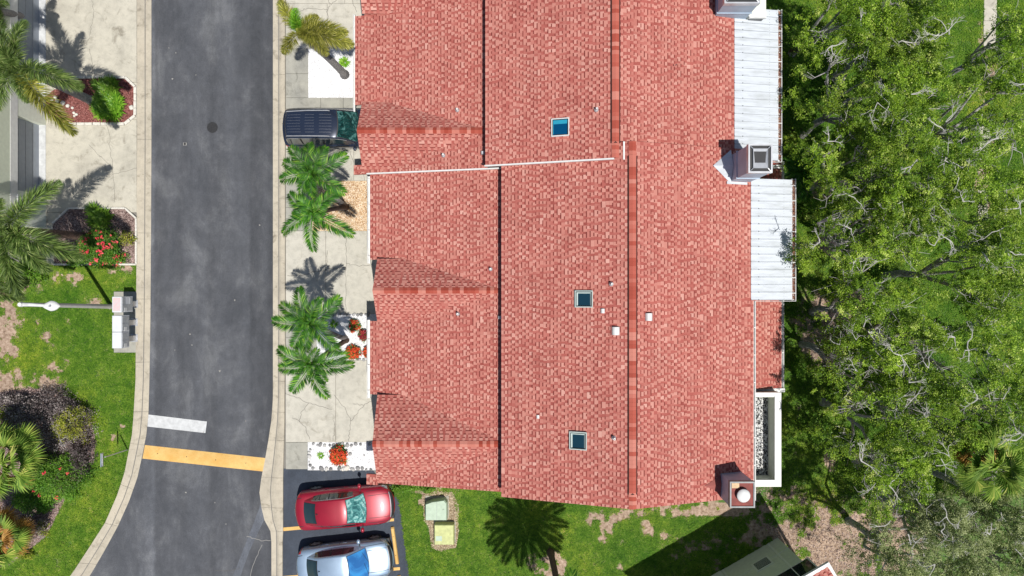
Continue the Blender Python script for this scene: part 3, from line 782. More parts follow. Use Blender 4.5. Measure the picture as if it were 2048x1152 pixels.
# ------------------------------------------------------------------ shingled roofs
EXPO = .144
def roof_slope(name, parent, O, Ud, Vd, Lu, Lv, nind=0, seed=0, thick=.11, umax=None):
    """O = eave corner, Ud up the slope, Vd along the eave (unit vectors); returns the slab object"""
    rr = random.Random(seed)
    O = Vector(O); Ud = Vector(Ud).normalized(); Vd = Vector(Vd).normalized(); N = Ud.cross(Vd)
    if N.z < 0: N = -N
    mb = MB()
    mb.frame(O - N*thick, Ud*Lu, Vd*Lv, N*(thick-.002))
    deck = mb.build(name, M['fascia'], parent)
    V = []; Fq = []; T = []
    O3 = np.array(O); U3 = np.array(Ud); V3 = np.array(Vd); N3 = np.array(N)
    def pt(u, v, n): return O3+U3*u+V3*v+N3*n
    def wedge(u0, u1, v0, v1, n0, n1, nb, tone, sides=True):
        b = len(V)
        V.extend([pt(u0,v0,n0), pt(u0,v1,n0), pt(u1,v1,n1), pt(u1,v0,n1), pt(u0,v0,nb), pt(u0,v1,nb)])
        Fq.append((b,b+1,b+2,b+3)); T.append(tone)
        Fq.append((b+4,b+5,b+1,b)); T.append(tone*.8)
        if sides:
            V.extend([pt(u1,v0,nb), pt(u1,v1,nb)])
            Fq.append((b+4,b,b+3,b+6)); T.append(tone); Fq.append((b+5,b+7,b+2,b+1)); T.append(tone)
    nc = int(math.ceil(Lu/EXPO)); teeth = []
    phase = rr.random()
    for k in range(nc):
        u0 = k*EXPO; u1 = min(u0+EXPO, Lu)
        if u1-u0 < .02: continue
        v = 0
        while v < Lv:
            w = rr.choice((.25,.33,.5,.6,.9)); v1 = min(v+w, Lv)
            wedge(u0, u1, v, v1, .008, .003, 0, min(1, max(.3, rr.gauss(.50, .08))), False); v = v1
        v = rr.uniform(-.12, .02)
        while v < Lv:
            w = rr.choice((.11,.12,.13,.14,.15,.16,.24)); a = max(v, 0); b = min(v+w, Lv)
            if b-a > .04:
                teeth.append((b-a, u0, u1, a, b, min(1, max(.5, rr.gauss(.74, .08)))))
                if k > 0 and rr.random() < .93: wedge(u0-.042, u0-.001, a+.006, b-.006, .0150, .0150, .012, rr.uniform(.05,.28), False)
            v += w + rr.choice((.08,.10,.11,.12,.13))
    teeth.sort(key=lambda t: -round(t[0] + t[1]*.01, 3))
    for t in teeth[nind:]: wedge(t[1], t[2], t[3], t[4], .0165, .009, .004, t[5])
    f = np.array(Fq)
    o = mesh_np('shingle_courses', np.array(V), f, T, M['shingle'], deck); o['kind'] = 'stuff'
    for t in teeth[:nind]:
        sv, sf, st = V, Fq, T
        V = []; Fq = []; T = []
        def w2(u0,u1,v0,v1,n0,n1,nb,tone):
            q = MB(); p = [pt(u0,v0,n0),pt(u0,v1,n0),pt(u1,v1,n1),pt(u1,v0,n1),pt(u0,v0,nb),pt(u0,v1,nb),pt(u1,v1,nb),pt(u1,v0,nb)]
            q.add(p, [(0,1,2,3),(4,5,1,0),(4,0,3,7),(5,6,2,1),(7,3,2,6)], tone)
            return q.build('shingle', M['shingle'], deck)
        w2(t[1], t[2], t[3], t[4], .0165, .009, .004, t[5])
    return deck

def gutter(name, parent, x, y0, y1, z, side=-1, w=.12, mat=None, straps=1.1, inner=None):
    """open half-round style gutter running along y, its back at x, side = direction it sticks out"""
    mb = MB(); xo = x+side*w
    prof = [(x,z),(x,z-.10),(x+side*w*.2,z-.12),(x+side*w*.8,z-.12),(xo,z-.08),(xo,z),(xo-side*.022,z),(xo-side*.022,z-.07),(x+side*w*.75,z-.10),(x+side*w*.25,z-.10),(x+side*.015,z-.08),(x+side*.015,z)]
    mb.xprof(prof, y0, y1)
    o = mb.build(name, mat or M['trim'], parent)
    s = y0+.3
    while s < y1:
        q = MB(); q.box(min(x,xo), max(x,xo), s, s+.03, z+.002, z+.006); q.build('strap', M['trim'], o); s += straps
    return o

H_E, H_T, H_U, H_R = CAM_H-29.2, CAM_H-27.85, CAM_H-27.2, CAM_H-25.65
XE, XT, XU, XR, XRE = -6.07, -.36, -.42, 4.53, 9.64
H_RE = H_R - (XRE-XR)*(H_R-H_U)/(XR-XU)
def frame_xz(xa, za, xb, zb):
    v = Vector((xb-xa, 0, zb-za)); L = v.length; return v/L, L
def townhouse(label, dx, y0, y1, yR0, yR1, gables, nind, seed):
    """y0..y1 the extent of the left slopes, yR0..yR1 of the right slope"""
    root = thing('townhouse', label, 'townhouse', ((XE+XRE)/2+dx, (y0+y1)/2, 0))
    Yv = (0,1,0)
    u, L = frame_xz(XE, H_E, XT, H_T); cuts = [(y0, 0)]
    for (yr, half, *_) in sorted(gables): cuts += [(yr-half+.02, 3*EXPO), (yr+half-.02, 0)]
    cuts = [c for c in cuts if c[0] < y1] + [(y1, 0)]
    for k in range(len(cuts)-1):
        du = cuts[k][1]; roof_slope('lower_roof', root, (XE+dx+u.x*du, cuts[k][0], H_E+u.z*du), u, Yv, L-du, cuts[k+1][0]-cuts[k][0], nind[0]//2, seed*3+k)
    u, L = frame_xz(XU, H_U, XR, H_R); roof_slope('upper_roof', root, (XU+dx, y0, H_U), u, Yv, L, (yR1 if yR1 < 10 else y1)-y0, nind[1], seed+1)
    u, L = frame_xz(XRE, H_RE, XR, H_R); roof_slope('rear_roof', root, (XRE+dx, yR0, H_RE), u, Yv, L, yR1-yR0, nind[2], seed+2)
    # fascia under the step
    mb = MB(); mb.box(XU+dx+.0, XU+dx+.03, y0+.02, y1-.02, H_U-.24, H_U-.01); mb.build('step_fascia', M['fascia'], root)
    mb = MB(); mb.box(XU+dx+.07, XU+dx+.20, y0+.05, y1-.05, H_T-.3, H_U-.05); mb.build('step_wall', M['vent_dark'], root)
    # walls
    wy0, wy1 = y0+.36, y1-.30
    mb = MB()
    mb.xprof([(XE+.72+dx,0),(XE+.72+dx,H_E-.02),(XT+dx,H_T-.22),(XU+.42+dx,H_T-.22),(XU+.42+dx,H_U-.06),(XR+dx,H_R-.18),(XRE-.35+dx,H_RE-.06),(XRE-.35+dx,0)], wy0, wy1)
    mb.build('wall', M['wall_cream'], root)
    # ridge vent and caps
    ra, rb = max(y0, yR0) if y0 < 0 else y0, yR1
    slope = (H_R-H_U)/(XR-XU)
    def cap(y, w, mat, parent, lift, t, hw=.135):
        q = MB(); z = H_R+lift
        q.add([(XR+dx-hw,y,z-hw*slope),(XR+dx,y,z),(XR+dx+hw,y,z-hw*slope),(XR+dx-hw,y+w,z-hw*slope+.006),(XR+dx,y+w,z+.006),(XR+dx+hw,y+w,z-hw*slope+.006),
               (XR+dx-hw,y,z-hw*slope-.014),(XR+dx+hw,y,z-hw*slope-.014),(XR+dx-hw,y+w,z-hw*slope-.014),(XR+dx+hw,y+w,z-hw*slope-.014)],
              [(0,1,4,3),(1,2,5,4),(0,3,8,6),(2,7,9,5),(0,6,7,2,1),(3,4,5,9,8)], t)
        q.build('ridge_cap', mat, parent)
    v0, v1 = ra+.55, rb-.55
    mb = MB(); hw = .185
    mb.xprof([(XR+dx-hw,H_R-hw*slope-.01),(XR+dx-hw,H_R-hw*slope+.028),(XR+dx,H_R+.034),(XR+dx+hw,H_R-hw*slope+.028),(XR+dx+hw,H_R-hw*slope-.01)], v0, v1)
    mb.build('ridge_vent', M['vent_dark'], root)
    rr = random.Random(seed+5); y = ra; tlast = .5
    while y < rb-.02:
        w = min(.155, rb-y); tlast = rr.choice((.15,.3,.45,.5,.6,.7,.9)) if rr.random() < .8 else tlast
        cap(y, w-.002, M['cap'], root, .062 if v0-.02 < y < v1-.1 else .028, tlast); y += .155
    # front gables
    for gi, (yr, half, hr, he, xf, xb) in enumerate(gables):
        for sgn in (1, -1):
            O = (xf+dx, yr+sgn*half, he); Ud = Vector((0, -sgn*half, hr-he)); L = Ud.length
            roof_slope('gable_roof', root, O, Ud, (1,0,0), L, xb-xf, nind[3] if len(nind) > 3 else 0, seed+20+gi*2+(sgn > 0), .09)
        x = xf+dx; k = (hr-he)/half; hw = .125; tl = .5
        while x < xb+dx-.05:
            w = .155; tl = rr.choice((.0,.1,.2,.35,.8,.9,1.0)); q = MB(); z = hr+.034
            q.add([(x,yr-hw,z-hw*k),(x,yr,z),(x,yr+hw,z-hw*k),(x+w,yr-hw,z-hw*k-.005),(x+w,yr,z-.005),(x+w,yr+hw,z-hw*k-.005),
                   (x,yr-hw,z-hw*k-.012),(x,yr+hw,z-hw*k-.012),(x+w,yr-hw,z-hw*k-.017),(x+w,yr+hw,z-hw*k-.017)],
                  [(0,3,4,1),(1,4,5,2),(0,6,8,3),(2,5,9,7),(0,1,2,7,6)], tl)
            q.build('gable_ridge_cap', M['cap'], root); x += w
        # gable wall with garage door below
        q = MB(); xw = xf+dx+.40
        pts = [(yr-half+.25,0),(yr+half-.25,0),(yr+half-.25,he+.1),(yr,hr-.14),(yr-half+.25,he+.1)]
        n = 5; q.add([(xw,a,b) for a,b in pts]+[(xw+1.6,a,b) for a,b in pts], [(0,1,2,3,4)[::-1],(5,6,7,8,9)]+[(i,(i+1)%5,5+(i+1)%5,5+i) for i in range(5)])
        q.build('gable_wall', M['wall_cream'], root)
        d = MB(); d.box(xw-.03, xw+.02, yr-half+.45, yr+half-.45, 0.07, 2.1)
        gd = d.build('garage_door', M['trim'], root)
        for z in (.55,1.05,1.55):
            d = MB(); d.box(xw-.045, xw-.031, yr-half+.5, yr+half-.5, z-.015, z+.015); d.build('door_groove', M['gutter_in'], gd)
    return root

YB0 = -8.32
G_BOT = [(-.10, 1.33, 4.16, 3.16, -5.69, -.62), (-6.36, 1.84, 4.20, 3.14, -5.69, -.62)]
TH1 = townhouse(''
                if False else 'red shingled townhouse block nearer the lawn with two front gables and two dark skylights', 0.0, YB0, 4.88, YB0, 5.52, G_BOT, (60,90,90,10), 100)
DX = -.64
G_TOP = [(6.44, 1.41, 4.16, 3.14, -5.69, -.62), (13.35, 1.75, 4.2, 3.14, -5.69, -.62)]
TH2 = townhouse('red shingled townhouse block reaching the top edge of the photo with one blue skylight', DX, 4.90, 20.0, 5.54, 20.0, G_TOP, (60,90,90,10), 300)

# white drip edge along the rake of the upper block
def rake_trim(root, xa, za, xb, zb, y, w=.055):
    mb = MB(); n = Vector((-(zb-za), 0, xb-xa)).normalized()
    mb.frame((xa, y-w, za-.11), (xb-xa, 0, zb-za), (0, w, 0), n*.137)
    mb.build('rake_trim', M['trim'], root)
sl1 = (H_T-H_E)/(XT-XE)
rake_trim(TH2, XE+DX+.55, H_E+.55*sl1, XT+DX+.62, H_T+.62*sl1+.0, 4.895)
rake_trim(TH2, XU+DX, H_U, XR+DX-.02, H_R-.006, 4.895)
mb = MB(); mb.box(4.19, 4.25, 4.84, 5.52, H_R-.16, H_R-.055); mb.build('end_flashing', M['trim'], TH2)
# stub eave returns (small shingled corners at the foot of the rakes)
for (root, x0, x1, y0, y1, z) in ((TH2, -6.78, -5.9, 4.86, 5.26, 2.74), (TH1, -6.22, -5.72, -8.40, -7.95, 2.80)):
    roof_slope('eave_return', root, (x0, y0, z), (.97,0,.235), (0,1,0), x1-x0, y1-y0, 0, 77)
# eave gutters, left side
gutter('gutter', TH2, XE+DX-.01, P(0,222,2.8).y, P(0,28,2.8).y, H_E-.02, -1, .085)
gutter('gutter', TH1, XE-.01, P(0,527,2.8).y, P(0,352,2.8).y, H_E-.02, -1, .11)
gutter('gutter', TH1, XE-.01, P(0,797,2.8).y, P(0,640,2.8).y, H_E-.02, -1, .13)
for yy in (527, 797, 352, 640):
    pass
# downspouts at the front corners
for (root, x, y) in ((TH1, XE+.62, -8.05), (TH1, XE+.62, 4.3), (TH2, XE+DX+.62, 5.5)):
    mb = MB(); mb.box(x, x+.08, y, y+.06, .06, H_E-.1); mb.build('downspout', M['trim'], root)
# little rectangular downspout outlets at the step
for (root, px, py) in ((TH2, 966, 305), (TH1, 1000, 635)):
    p = P(px, py, H_T+.12); mb = MB(); mb.chamfer(p.x-.075, p.x+.075, p.y-.07, p.y+.07, H_T-.12, H_T+.14, .02); mb.build('outlet_box', M['steel'], root)
# rear gutter of the near block
gutter('gutter', TH1, XRE+.01, P(0,1002,4.8).y, P(0,602,4.8).y, H_RE+.0, 1, .085)

def roof_h(x, dx=0):
    x -= dx
    if x < XT: return H_E+(x-XE)*sl1
    k = (H_R-H_U)/(XR-XU)
    return H_R - abs(x-XR)*k
# skylights
def skylight(root, px0, py0, px1, py1, h, glass, well, label):
    h = roof_h(((px0+px1)/2-1024)*.0191, DX if root is TH2 else 0)+.13
    a = P(px0, py1, h); b = P(px1, py0, h); x0, x1, y0, y1 = a.x, b.x, a.y, b.y
    sl = (H_R-H_U)/(XR-XU)
    def zz(x, d): return h + (x-(x0+x1)/2)*sl + d
    def ring(mbx, in0, in1, d0, d1):
        o = [(x0+in0,y0+in0),(x1-in0,y0+in0),(x1-in0,y1-in0),(x0+in0,y1-in0)]; i = [(x0+in1,y0+in1),(x1-in1,y0+in1),(x1-in1,y1-in1),(x0+in1,y1-in1)]
        V = [(x,y,zz(x,d0)) for x,y in o]+[(x,y,zz(x,d1)) for x,y in o]+[(x,y,zz(x,d1)) for x,y in i]+[(x,y,zz(x,d0)) for x,y in i]
        f = []
        for k in range(4):
            j = (k+1) % 4
            f += [(k,j,4+j,4+k),(4+k,4+j,8+j,8+k),(8+k,8+j,12+j,12+k)]
        mbx.add(V, f)
    mb = MB(); ring(mb, 0, .036, -.14, .0); fr = mb.build('skylight', M['trim'] if glass is M['sky_blue'] else M['sky_pale'], root)
    if label: fr['label'] = label
    mb = MB(); ring(mb, .038, .062, -.10, -.008); mb.build('gasket', M['dark'], fr)
    mb = MB(); i = .068; d = .20
    def p(x, y, dd): return (x, y, zz(x, dd))
    # sloped lining under the glass, then the dark pane
    q = [(x0+i,y0+i),(x1-i,y0+i),(x1-i,y1-i),(x0+i,y1-i)]; j = i+.025
    r = [(x0+j+.03,y0+j-.03),(x1-j,y0+j-.03),(x1-j,y1-j-.02),(x0+j+.03,y1-j-.02)]
    if glass is M['sky_blue']: r = [(x0+j,y0+j-.02),(x1-j+.02,y0+j-.02),(x1-j+.02,y1-j-.12),(x0+j,y1-j-.12)]
    V = [p(x,y,-.02) for x,y in q]+[p(x,y,-.055) for x,y in r]
    mb.add(V, [(k,(k+1)%4,4+(k+1)%4,4+k) for k in range(4)]); mb.build('lining', well, fr)
    mb = MB(); mb.add([p(x,y,-.055) for x,y in r], [(0,1,2,3)]); mb.build('pane', glass, fr)
skylight(TH2, 1103,236,1138,272, H_R-.78, M['sky_blue'], M['sky_cyan'], 'bright blue glazed skylight')
skylight(TH1, 1150,581,1185,615, H_R-.60, M['sky_teal'], M['sky_pale'], None)
skylight(TH1, 1139,864,1173,900, H_R-.66, M['sky_teal'], M['sky_pale'], None)
def hood(root, px, py, s, h):
    r = (px-1024)*.0188; z = roof_h(r, DX if root is TH2 else 0); p = P(px, py, z+.1); w = s*26/F/2
    G = []
    for k in range(9):
        t = math.pi*k/8; G.append([(p.x-w*math.cos(t), p.y-w, z-.05+h*math.sin(t)**.7), (p.x-w*math.cos(t), p.y+w, z-.05+h*math.sin(t)**.7)])
    mb = MB(); mb.grid(G, flip=True); mb.add([g_[0] for g_ in G], [tuple(range(9))]); mb.add([g_[1] for g_ in G], [tuple(range(9))[::-1]])
    o = mb.build('vent_hood', M['trim'], root, smooth=False)
    mb = MB(); mb.box(p.x-w*1.25, p.x+w*1.25, p.y-w*1.2, p.y+w*1.2, z-.05, z-.0); mb.build('vent_base', M['fascia'], o)
hood(TH1, 1232, 662, 16, .24); hood(TH1, 1298, 634, 15, .24); hood(TH1, 1206, 622, 9, .17); hood(TH1, 1076, 834, 7, .14)
def pipe(root, px, py, h=.28, r=.042):
    z = roof_h((px-1024)*.0195, DX if root is TH2 else 0); p = P(px, py, z+h*.8)
    mb = MB(); mb.lathe(p.x, p.y, [(.09,z-.03),(.085,z+.03),(.05,z+.07)], 12); b = mb.build('pipe_boot', M['steel'], root, smooth=True)
    mb = MB(); mb.lathe(p.x, p.y, [(r,z),(r,z+h),(r*.6,z+h),(r*.6,z+h-.05)], 12); mb.build('vent_pipe', M['trim'], b)
for (rt, px, py) in ((TH2,914,218),(TH2,886,309),(TH2,1194,217),(TH1,981,538),(TH1,1224,568),(TH1,915,628),(TH1,1229,878)): pipe(rt, px, py, .24)
for (rt, px, py) in ((TH2,1352,130),(TH1,1110,1000-620)):
    z = roof_h((px-1024)*.0190, 0); p = P(px, py, z); mb = MB(); mb.cyl(p.x, p.y, z-.02, z+.05, .02, n=8); mb.build('roof_nail', M['dark'], rt)

# white pan roofs over the rear balconies
def pan_roof(root, px0, px1, py0, py1, dxh, n, seedl):
    hA = H_RE+.07; hB = H_RE-.26
    xa = P(px0, 0, hA).x-.10; xb = P(px1, 0, hB).x; ya = P(0, py1, (hA+hB)/2).y; yb = P(0, py0, (hA+hB)/2).y
    w = (yb-ya)/n; base = MB(); base.xprof([(xa+.02,hA-.08),(xa+.02,hA-.02),(xb-.02,hB-.02),(xb-.02,hB-.08)], ya+.01, yb-.01)
    pr = base.build('balcony_roof', M['gutter_in'], root)
    first = None
    for i in range(n):
        y = ya+i*w
        if first is None:
            mb = MB()
            prof = [(0,0),(0,.045),(.022,.045),(.030,.006),(w-.006,.006),(w-.006,0)]
            G = [[(xa, y+a, hA+b) for a,b in prof],[(xb, y+a, hB+b) for a,b in prof]]
            mb.grid(G, flip=False); first = mb.build('panel', M['white_metal'], pr); o = first
        else:
            o = first.copy(); S.collection.objects.link(o); o.parent = pr; o.location = (0, i*w, random.uniform(-.002,.002))
    # screws
    sc = MB()
    for i in range(n+1):
        y = ya+i*w+.012
        for u in (.10,):
            x = lerp(xa, xb, u+.08); z = lerp(hA, hB, u+.08)+.05; sc.cyl(x, y, z-.03, z+.008, .017, n=6)
    k = int((yb-ya)/.11)
    for i in range(k):
        x = lerp(xa, xb, .80); z = lerp(hA, hB, .80)+.006; sc.cyl(x, ya+.05+i*.11, z-.01, z+.008, .009, n=5)
    s = sc.build('screws', M['iron'], pr); s['kind'] = 'stuff'
    # outer gutter full of leaf litter
    gt = gutter('gutter', root, xb+.0, ya-.04, yb+.04, hB-.01, 1, .17, straps=.62)
    poly = [(xb+.02, ya),(xb+.15, ya),(xb+.15, yb),(xb+.02, yb)]
    rocks_w('leaf_litter', poly, (xb+.02, xb+.15, ya, yb), 900, .012, .035, M['litter'], gt, hB-.075, .5)
    mb = MB(); mb.box(xa+.1, xb+.16, ya-.055, ya-.042, hB-.14, hB+.02); mb.build('end_trim', M['trim'], pr)
    for y in (ya+.2, (ya+yb)/2, yb-.2):
        mb = MB(); mb.box(xb-.12, xb-.02, y-.05, y+.05, 0, hB-.08); mb.build('post', M['trim'], pr)
pan_roof(TH2, 1474, 1556, 17, 320, DX, 20, 1)
pan_roof(TH1, 1507, 1584, 358, 600, 0, 16, 2)

# low shingled rear roof and its trim
def low_roof(root, px0, px1, py0, py1, seed):
    z1 = 3.05; z0 = 2.72; xb = P(px1, 0, z0).x; xa = xb-1.9; ya = P(0, py1, z0).y; yb = P(0, py0, z0).y
    u, L = frame_xz(xb, z0, xa, z0+.55)
    roof_slope('rear_low_roof', root, (xb, ya, z0), u, (0,1,0), L, yb-ya, 0, seed)
    gutter('gutter', root, xb+.01, ya, yb, z0, 1, .10, straps=1.2)
    mb = MB(); mb.box(xa, xb-.3, ya+.25, yb-.1, 0, z0-.03); mb.build('rear_wall', M['wall_cream'], root)
    return xa, xb, ya, yb, z0
xa, xb, ya, yb, z0 = low_roof(TH1, 1512, 1563, 322, 776, 900)
mb = MB(); mb.box(xb-1.3, xb+.11, ya-.16, ya-.005, z0-.15, z0+.10); mb.build('end_trim', M['trim'], TH1)
p = P(1555, 334, 2.9); mb = MB(); mb.box(p.x-.5, p.x+.16, p.y-.07, p.y+.07, 2.78, 3.0); mb.build('beam', M['trim'], TH1)

# walled balcony behind the near block
hc = 3.45; hf = 2.62
bx1 = P(1562,0,hc).x; bx0 = 9.2; by0 = P(0,973,hc).y; by1 = P(0,785,hc).y
mb = MB(); mb.box(bx0, bx1-.02, by0+.02, by1-.02, 0, hf); mb.build('balcony_floor', M['mulch_brown'] if False else M['gutter_in'], TH1)
bal = MB()
bal.box(bx1-.24, bx1-.02, by0+.02, by1-.02, hf, hc-.03); bal.box(bx0, bx1-.24, by0+.02, by0+.25, hf, hc-.03); bal.box(bx0, bx1-.24, by1-.20, by1-.02, hf, hc-.03)
bp = bal.build('parapet', M['wall_sage2'], TH1)
mb = MB(); mb.box(bx1-.27, bx1, by0, by1, hc-.03, hc+.03); mb.box(bx0, bx1-.27, by0, by0+.28, hc-.03, hc+.03); mb.box(bx0, bx1-.27, by1-.16, by1, hc-.03, hc+.03)
mb.build('coping', M['trim'], bp)
poly = [(bx0+.6,by0+.27),(bx1-.26,by0+.27),(bx1-.26,by1-.2),(bx0+.6,by1-.2)]
rocks_w('pebbles', poly, (bx0+.6,bx1-.26,by0+.27,by1-.2), 3200, .022, .045, M['pebble'], TH1, hf+.01, .5)

# chimneys
def chimney(root, label, x0, x1, y0, y1, zb, zt, kind):
    t = .055
    mb = MB(); mb.box(x0+.02, x1-.02, y0+.02, y1-.02, zb, zt-.05); ch = mb.build('chimney', M['chim_grey'], root)
    if label: ch['label'] = label
    # rim: four bars leaving an open recessed top
    mb = MB(); zr = zt
    mb.box(x0, x1, y0, y0+t, zt-.22, zr); mb.box(x0, x1, y1-t, y1, zt-.22, zr); mb.box(x0, x0+t, y0+t, y1-t, zt-.22, zr); mb.box(x1-t, x1, y0+t, y1-t, zt-.22, zr)
    mb.build('rim', M['chim_grey2'] if kind == 1 else M['rim_grey'], ch)
    if kind == 1:
        cx0, cx1, cy0, cy1 = x0+.17, x1-.17, y0+.17, y1-.17
        mb = MB()
        o = [(x0+t,y0+t,zt-.05),(x1-t,y0+t,zt-.05),(x1-t,y1-t,zt-.05),(x0+t,y1-t,zt-.05)]
        mb.add([(x,y,zt-.045) for x,y,z in o], [(0,1,2,3)]); mb.build('pan', M['dark'], ch)
        # metal cap box with dished lid
        zc = zt+.02; mb = MB(); r = [(cx0,cy0),(cx1,cy0),(cx1,cy1),(cx0,cy1)]; s = [(cx0+.08,cy0+.22),(cx1-.08,cy0+.22),(cx1-.05,cy1-.10),(cx0+.05,cy1-.10)]
        V = [(x,y,zt-.045) for x,y in r]+[(x,y,zc) for x,y in r]+[(x,y,zc-.07) for x,y in s]
        f = [(k,(k+1)%4,4+(k+1)%4,4+k) for k in range(4)]+[(4+k,4+(k+1)%4,8+(k+1)%4,8+k) for k in range(4)]+[(8,9,10,11)]
        mb.add(V, f); mb.build('flue_cap', M['chim_grey2'], ch)
        # two long diagonal straps
        for a, b in (((x0+t,y0+t),(cx0,cy0)),((x1-t,y1-t),(cx1,cy1)),((x0+t,y1-t),(cx0,cy1)),((x1-t,y0+t),(cx1,cy0))):
            q = MB(); q.tube([(a[0],a[1],zt-.01),(b[0],b[1],zc-.01)], .016, 5); q.build('strap', M['steel'], ch)
        # corner seams and mid-height flashing
        for zz in (zb+ (zt-zb)*.55,):
            q = MB(); q.box(x0-.012, x1+.012, y0-.012, y1+.012, zz-.02, zz+.02); q.build('flashing_band', M['chim_grey'], ch)
    else:
        mb = MB(); mb.add([(x0+t,y0+t,zt-.045),(x1-t,y0+t,zt-.045),(x1-t,y1-t,zt-.045),(x0+t,y1-t,zt-.045)], [(0,1,2,3)]); mb.build('rusty_pan', M['rust'], ch)
        mb = MB(); cx = (x0+x1)/2-.0; cy = (y0+y1)/2+.0
        mb.lathe(cx, cy, [(.15,zt-.05),(.15,zt+.10)], 20); mb.build('flue', M['steel'], ch, smooth=False)
        mb = MB(); mb.lathe(cx, cy, [(.24,zt+.10),(.255,zt+.12),(.24,zt+.15),(.15,zt+.20),(.03,zt+.225)], 28); mb.build('rain_cap', M['trim'], ch, smooth=True)
        q = MB(); q.box(x0+t+.02, x0+t+.30, y1-.25, y1-t-.01, zt-.04, zt-.02); q.build('loose_brick', M['stone_tan'], ch)
    return ch
chimney(TH1, 'tall pale chimney with open square metal top', 8.62, 9.50, 4.20, 5.25, 4.2, 7.12, 1)
chimney(TH1, 'grey chimney with rust red pan and round white rain cap', 8.17, 9.11, -8.24, -7.26, 4.0, 6.42, 2)
# crickets on the uphill side
def cricket(root, xa, xb, y0, y1, mat, lift=.32):
    ym = (y0+y1)/2; za = roof_h(xa)+.03; zb = roof_h(xb)
    mb = MB(); top = (xb, ym, zb+lift)
    mb.add([(xa,ym,za),(xb,y0,zb+.02),(xb,y1,zb+.02),top,(xb,y0,zb-.2),(xb,y1,zb-.2)], [(0,1,3),(0,3,2),(1,4,5,2,3)])
    mb.build('cricket', mat, root)
cricket(TH1, 7.86, 8.63, 4.12, 5.45, M['white_metal'], .36)
cricket(TH1, 7.50, 8.20, -8.05, -7.35, M['fascia'], .14)
q = MB(); q.frame((8.45,4.10,roof_h(8.45)+.02),(.9,0,-.28),(0,.1,0),(0,0,.03)); q.build('step_flashing', M['white_metal'], TH1)
# chimney at the top edge
ch3 = MB()
p = P(1443, 17, 5.2)
chimney(TH2, 'chimney cut off by the top edge of the photo', 8.0, 9.35, 10.72, 12.2, 4.2, 6.3, 1)
q = MB(); q.box(9.36, 10.05, 10.75, 12.3, 0, 5.0); q.build('bay_wall', M['wall_sage2'], TH2)
q = MB(); q.box(9.45, 10.0, 10.70, 10.748, 4.0, 4.9); w = q.build('bay_window', M['glass_dark'], TH2)
q = MB(); q.box(9.38, 10.05, 10.68, 10.76, 4.9, 5.03); q.build('bay_trim', M['trim'], TH2)

# ------------------------------------------------------------------ left building with garages
LB = thing('garage_building', 'sage green building with recessed garage doors at the left edge behind the palms', 'building', (-22.5, 9, 0))
XW = P(93, 0).x
def wallbox(y0, y1, z0, z1, mat, name='wall', x1=None, x0=None):
    q = MB(); q.box(XW-.30 if x0 is None else x0, XW if x1 is None else x1, y0, y1, z0, z1); return q.build(name, mat, LB)
OP = [(4.32, 7.62), (8.82, 15.2)]
prev = -1.2+4.0
for (a, b) in OP + [(16.5, 16.6)]:
    wallbox(prev, a, 0, 1.88, M['wall_sage2'], 'pillar'); prev = b
wallbox(prev, 17.5, 0, 1.88, M['wall_sage2'], 'pillar')
wallbox(2.8, 17.5, 1.88, 2.32, M['trim'], 'header_trim', XW+.012)
wallbox(2.8, 17.5, 2.32, 3.0, M['wall_sage'], 'wall')
for (a, b) in OP:
    q = MB(); q.box(XW-.42, XW-.30, a, b, 0.06, 1.88); dd = q.build('garage_door', M['door_grey'], LB)
    for z in (.5,.95,1.4):
        r = MB(); r.box(XW-.30, XW-.292, a+.05, b-.05, z-.012, z+.012); r.build('door_groove', M['gutter_in'], dd)
    q = MB(); q.box(XW-.30, XW+.01, a, b, .061, .075); q.build('threshold', M['white_paint'], LB)
q = MB(); q.box(XW-6, XW-.43, 2.85, 17.4, 0, 2.95); q.build('wall', M['wall_sage'], LB)
for i in range(6):
    q = MB(); y = P(0, 352, 1.6).y-.02; q.box(XW+.0, XW+.035, 3.55+.0, 4.15, 1.55+i*.065, 1.59+i*.065); q.build('louvre', M['trim'], LB)
q = MB(); q.xprof([(XW-.35,3.0),(XW-6,4.4),(XW-6,4.25),(XW-.35,2.88)], 2.6, 17.8); q.build('roof', M['fascia'], LB)

# ------------------------------------------------------------------ olive building, bottom right
OB = thing('olive_building', 'olive green building corner with a small square window at the bottom right', 'building', P(1555,1075))
c0 = Vector(P(1555,1075)); d1 = Vector((-.866,-.5,0)); d2 = Vector((.5,-.866,0)); up = Vector((0,0,1))
q = MB(); q.frame(c0, d1*6.5, d2*5, up*4.9); q.build('wall', M['wall_sage'], OB)
nrm = Vector((-.5,.866,0))
def onwall(px, py):
    # intersect the camera ray with the wall plane
    o = Vector((0,0,CAM_H)); r = P(px, py, 0)-o; k = (c0-o).dot(nrm)/r.dot(nrm); return o+r*k
def wallquad(name, pxs, mat, off=.01, parent=None, th=.012):
    pts = [onwall(*p) + nrm*off for p in pxs]; q = MB()
    q.add(pts + [p-nrm*th for p in pts], [(0,1,2,3),(0,4,5,1),(1,5,6,2),(2,6,7,3),(3,7,4,0)]); return q.build(name, mat, parent or OB)
cw = onwall(1525, 1128); s = .30; dh = d1
def wrect(name, c, w, h, mat, off, th):
    q = MB(); o = c - d1*w/2 - up*h/2 + nrm*(off-th); q.frame(o, d1*w, up*h, nrm*th); return q.build(name, mat, OB)
fr = wrect('window_frame', cw, .86, .80, M['wall_sage2'], .03, .03)
q = MB(); o = cw - d1*.34 - up*.31 + nrm*.031; q.frame(o, d1*.68, up*.62, nrm*.006); q.build('window_screen', M['glass_dark'], fr)
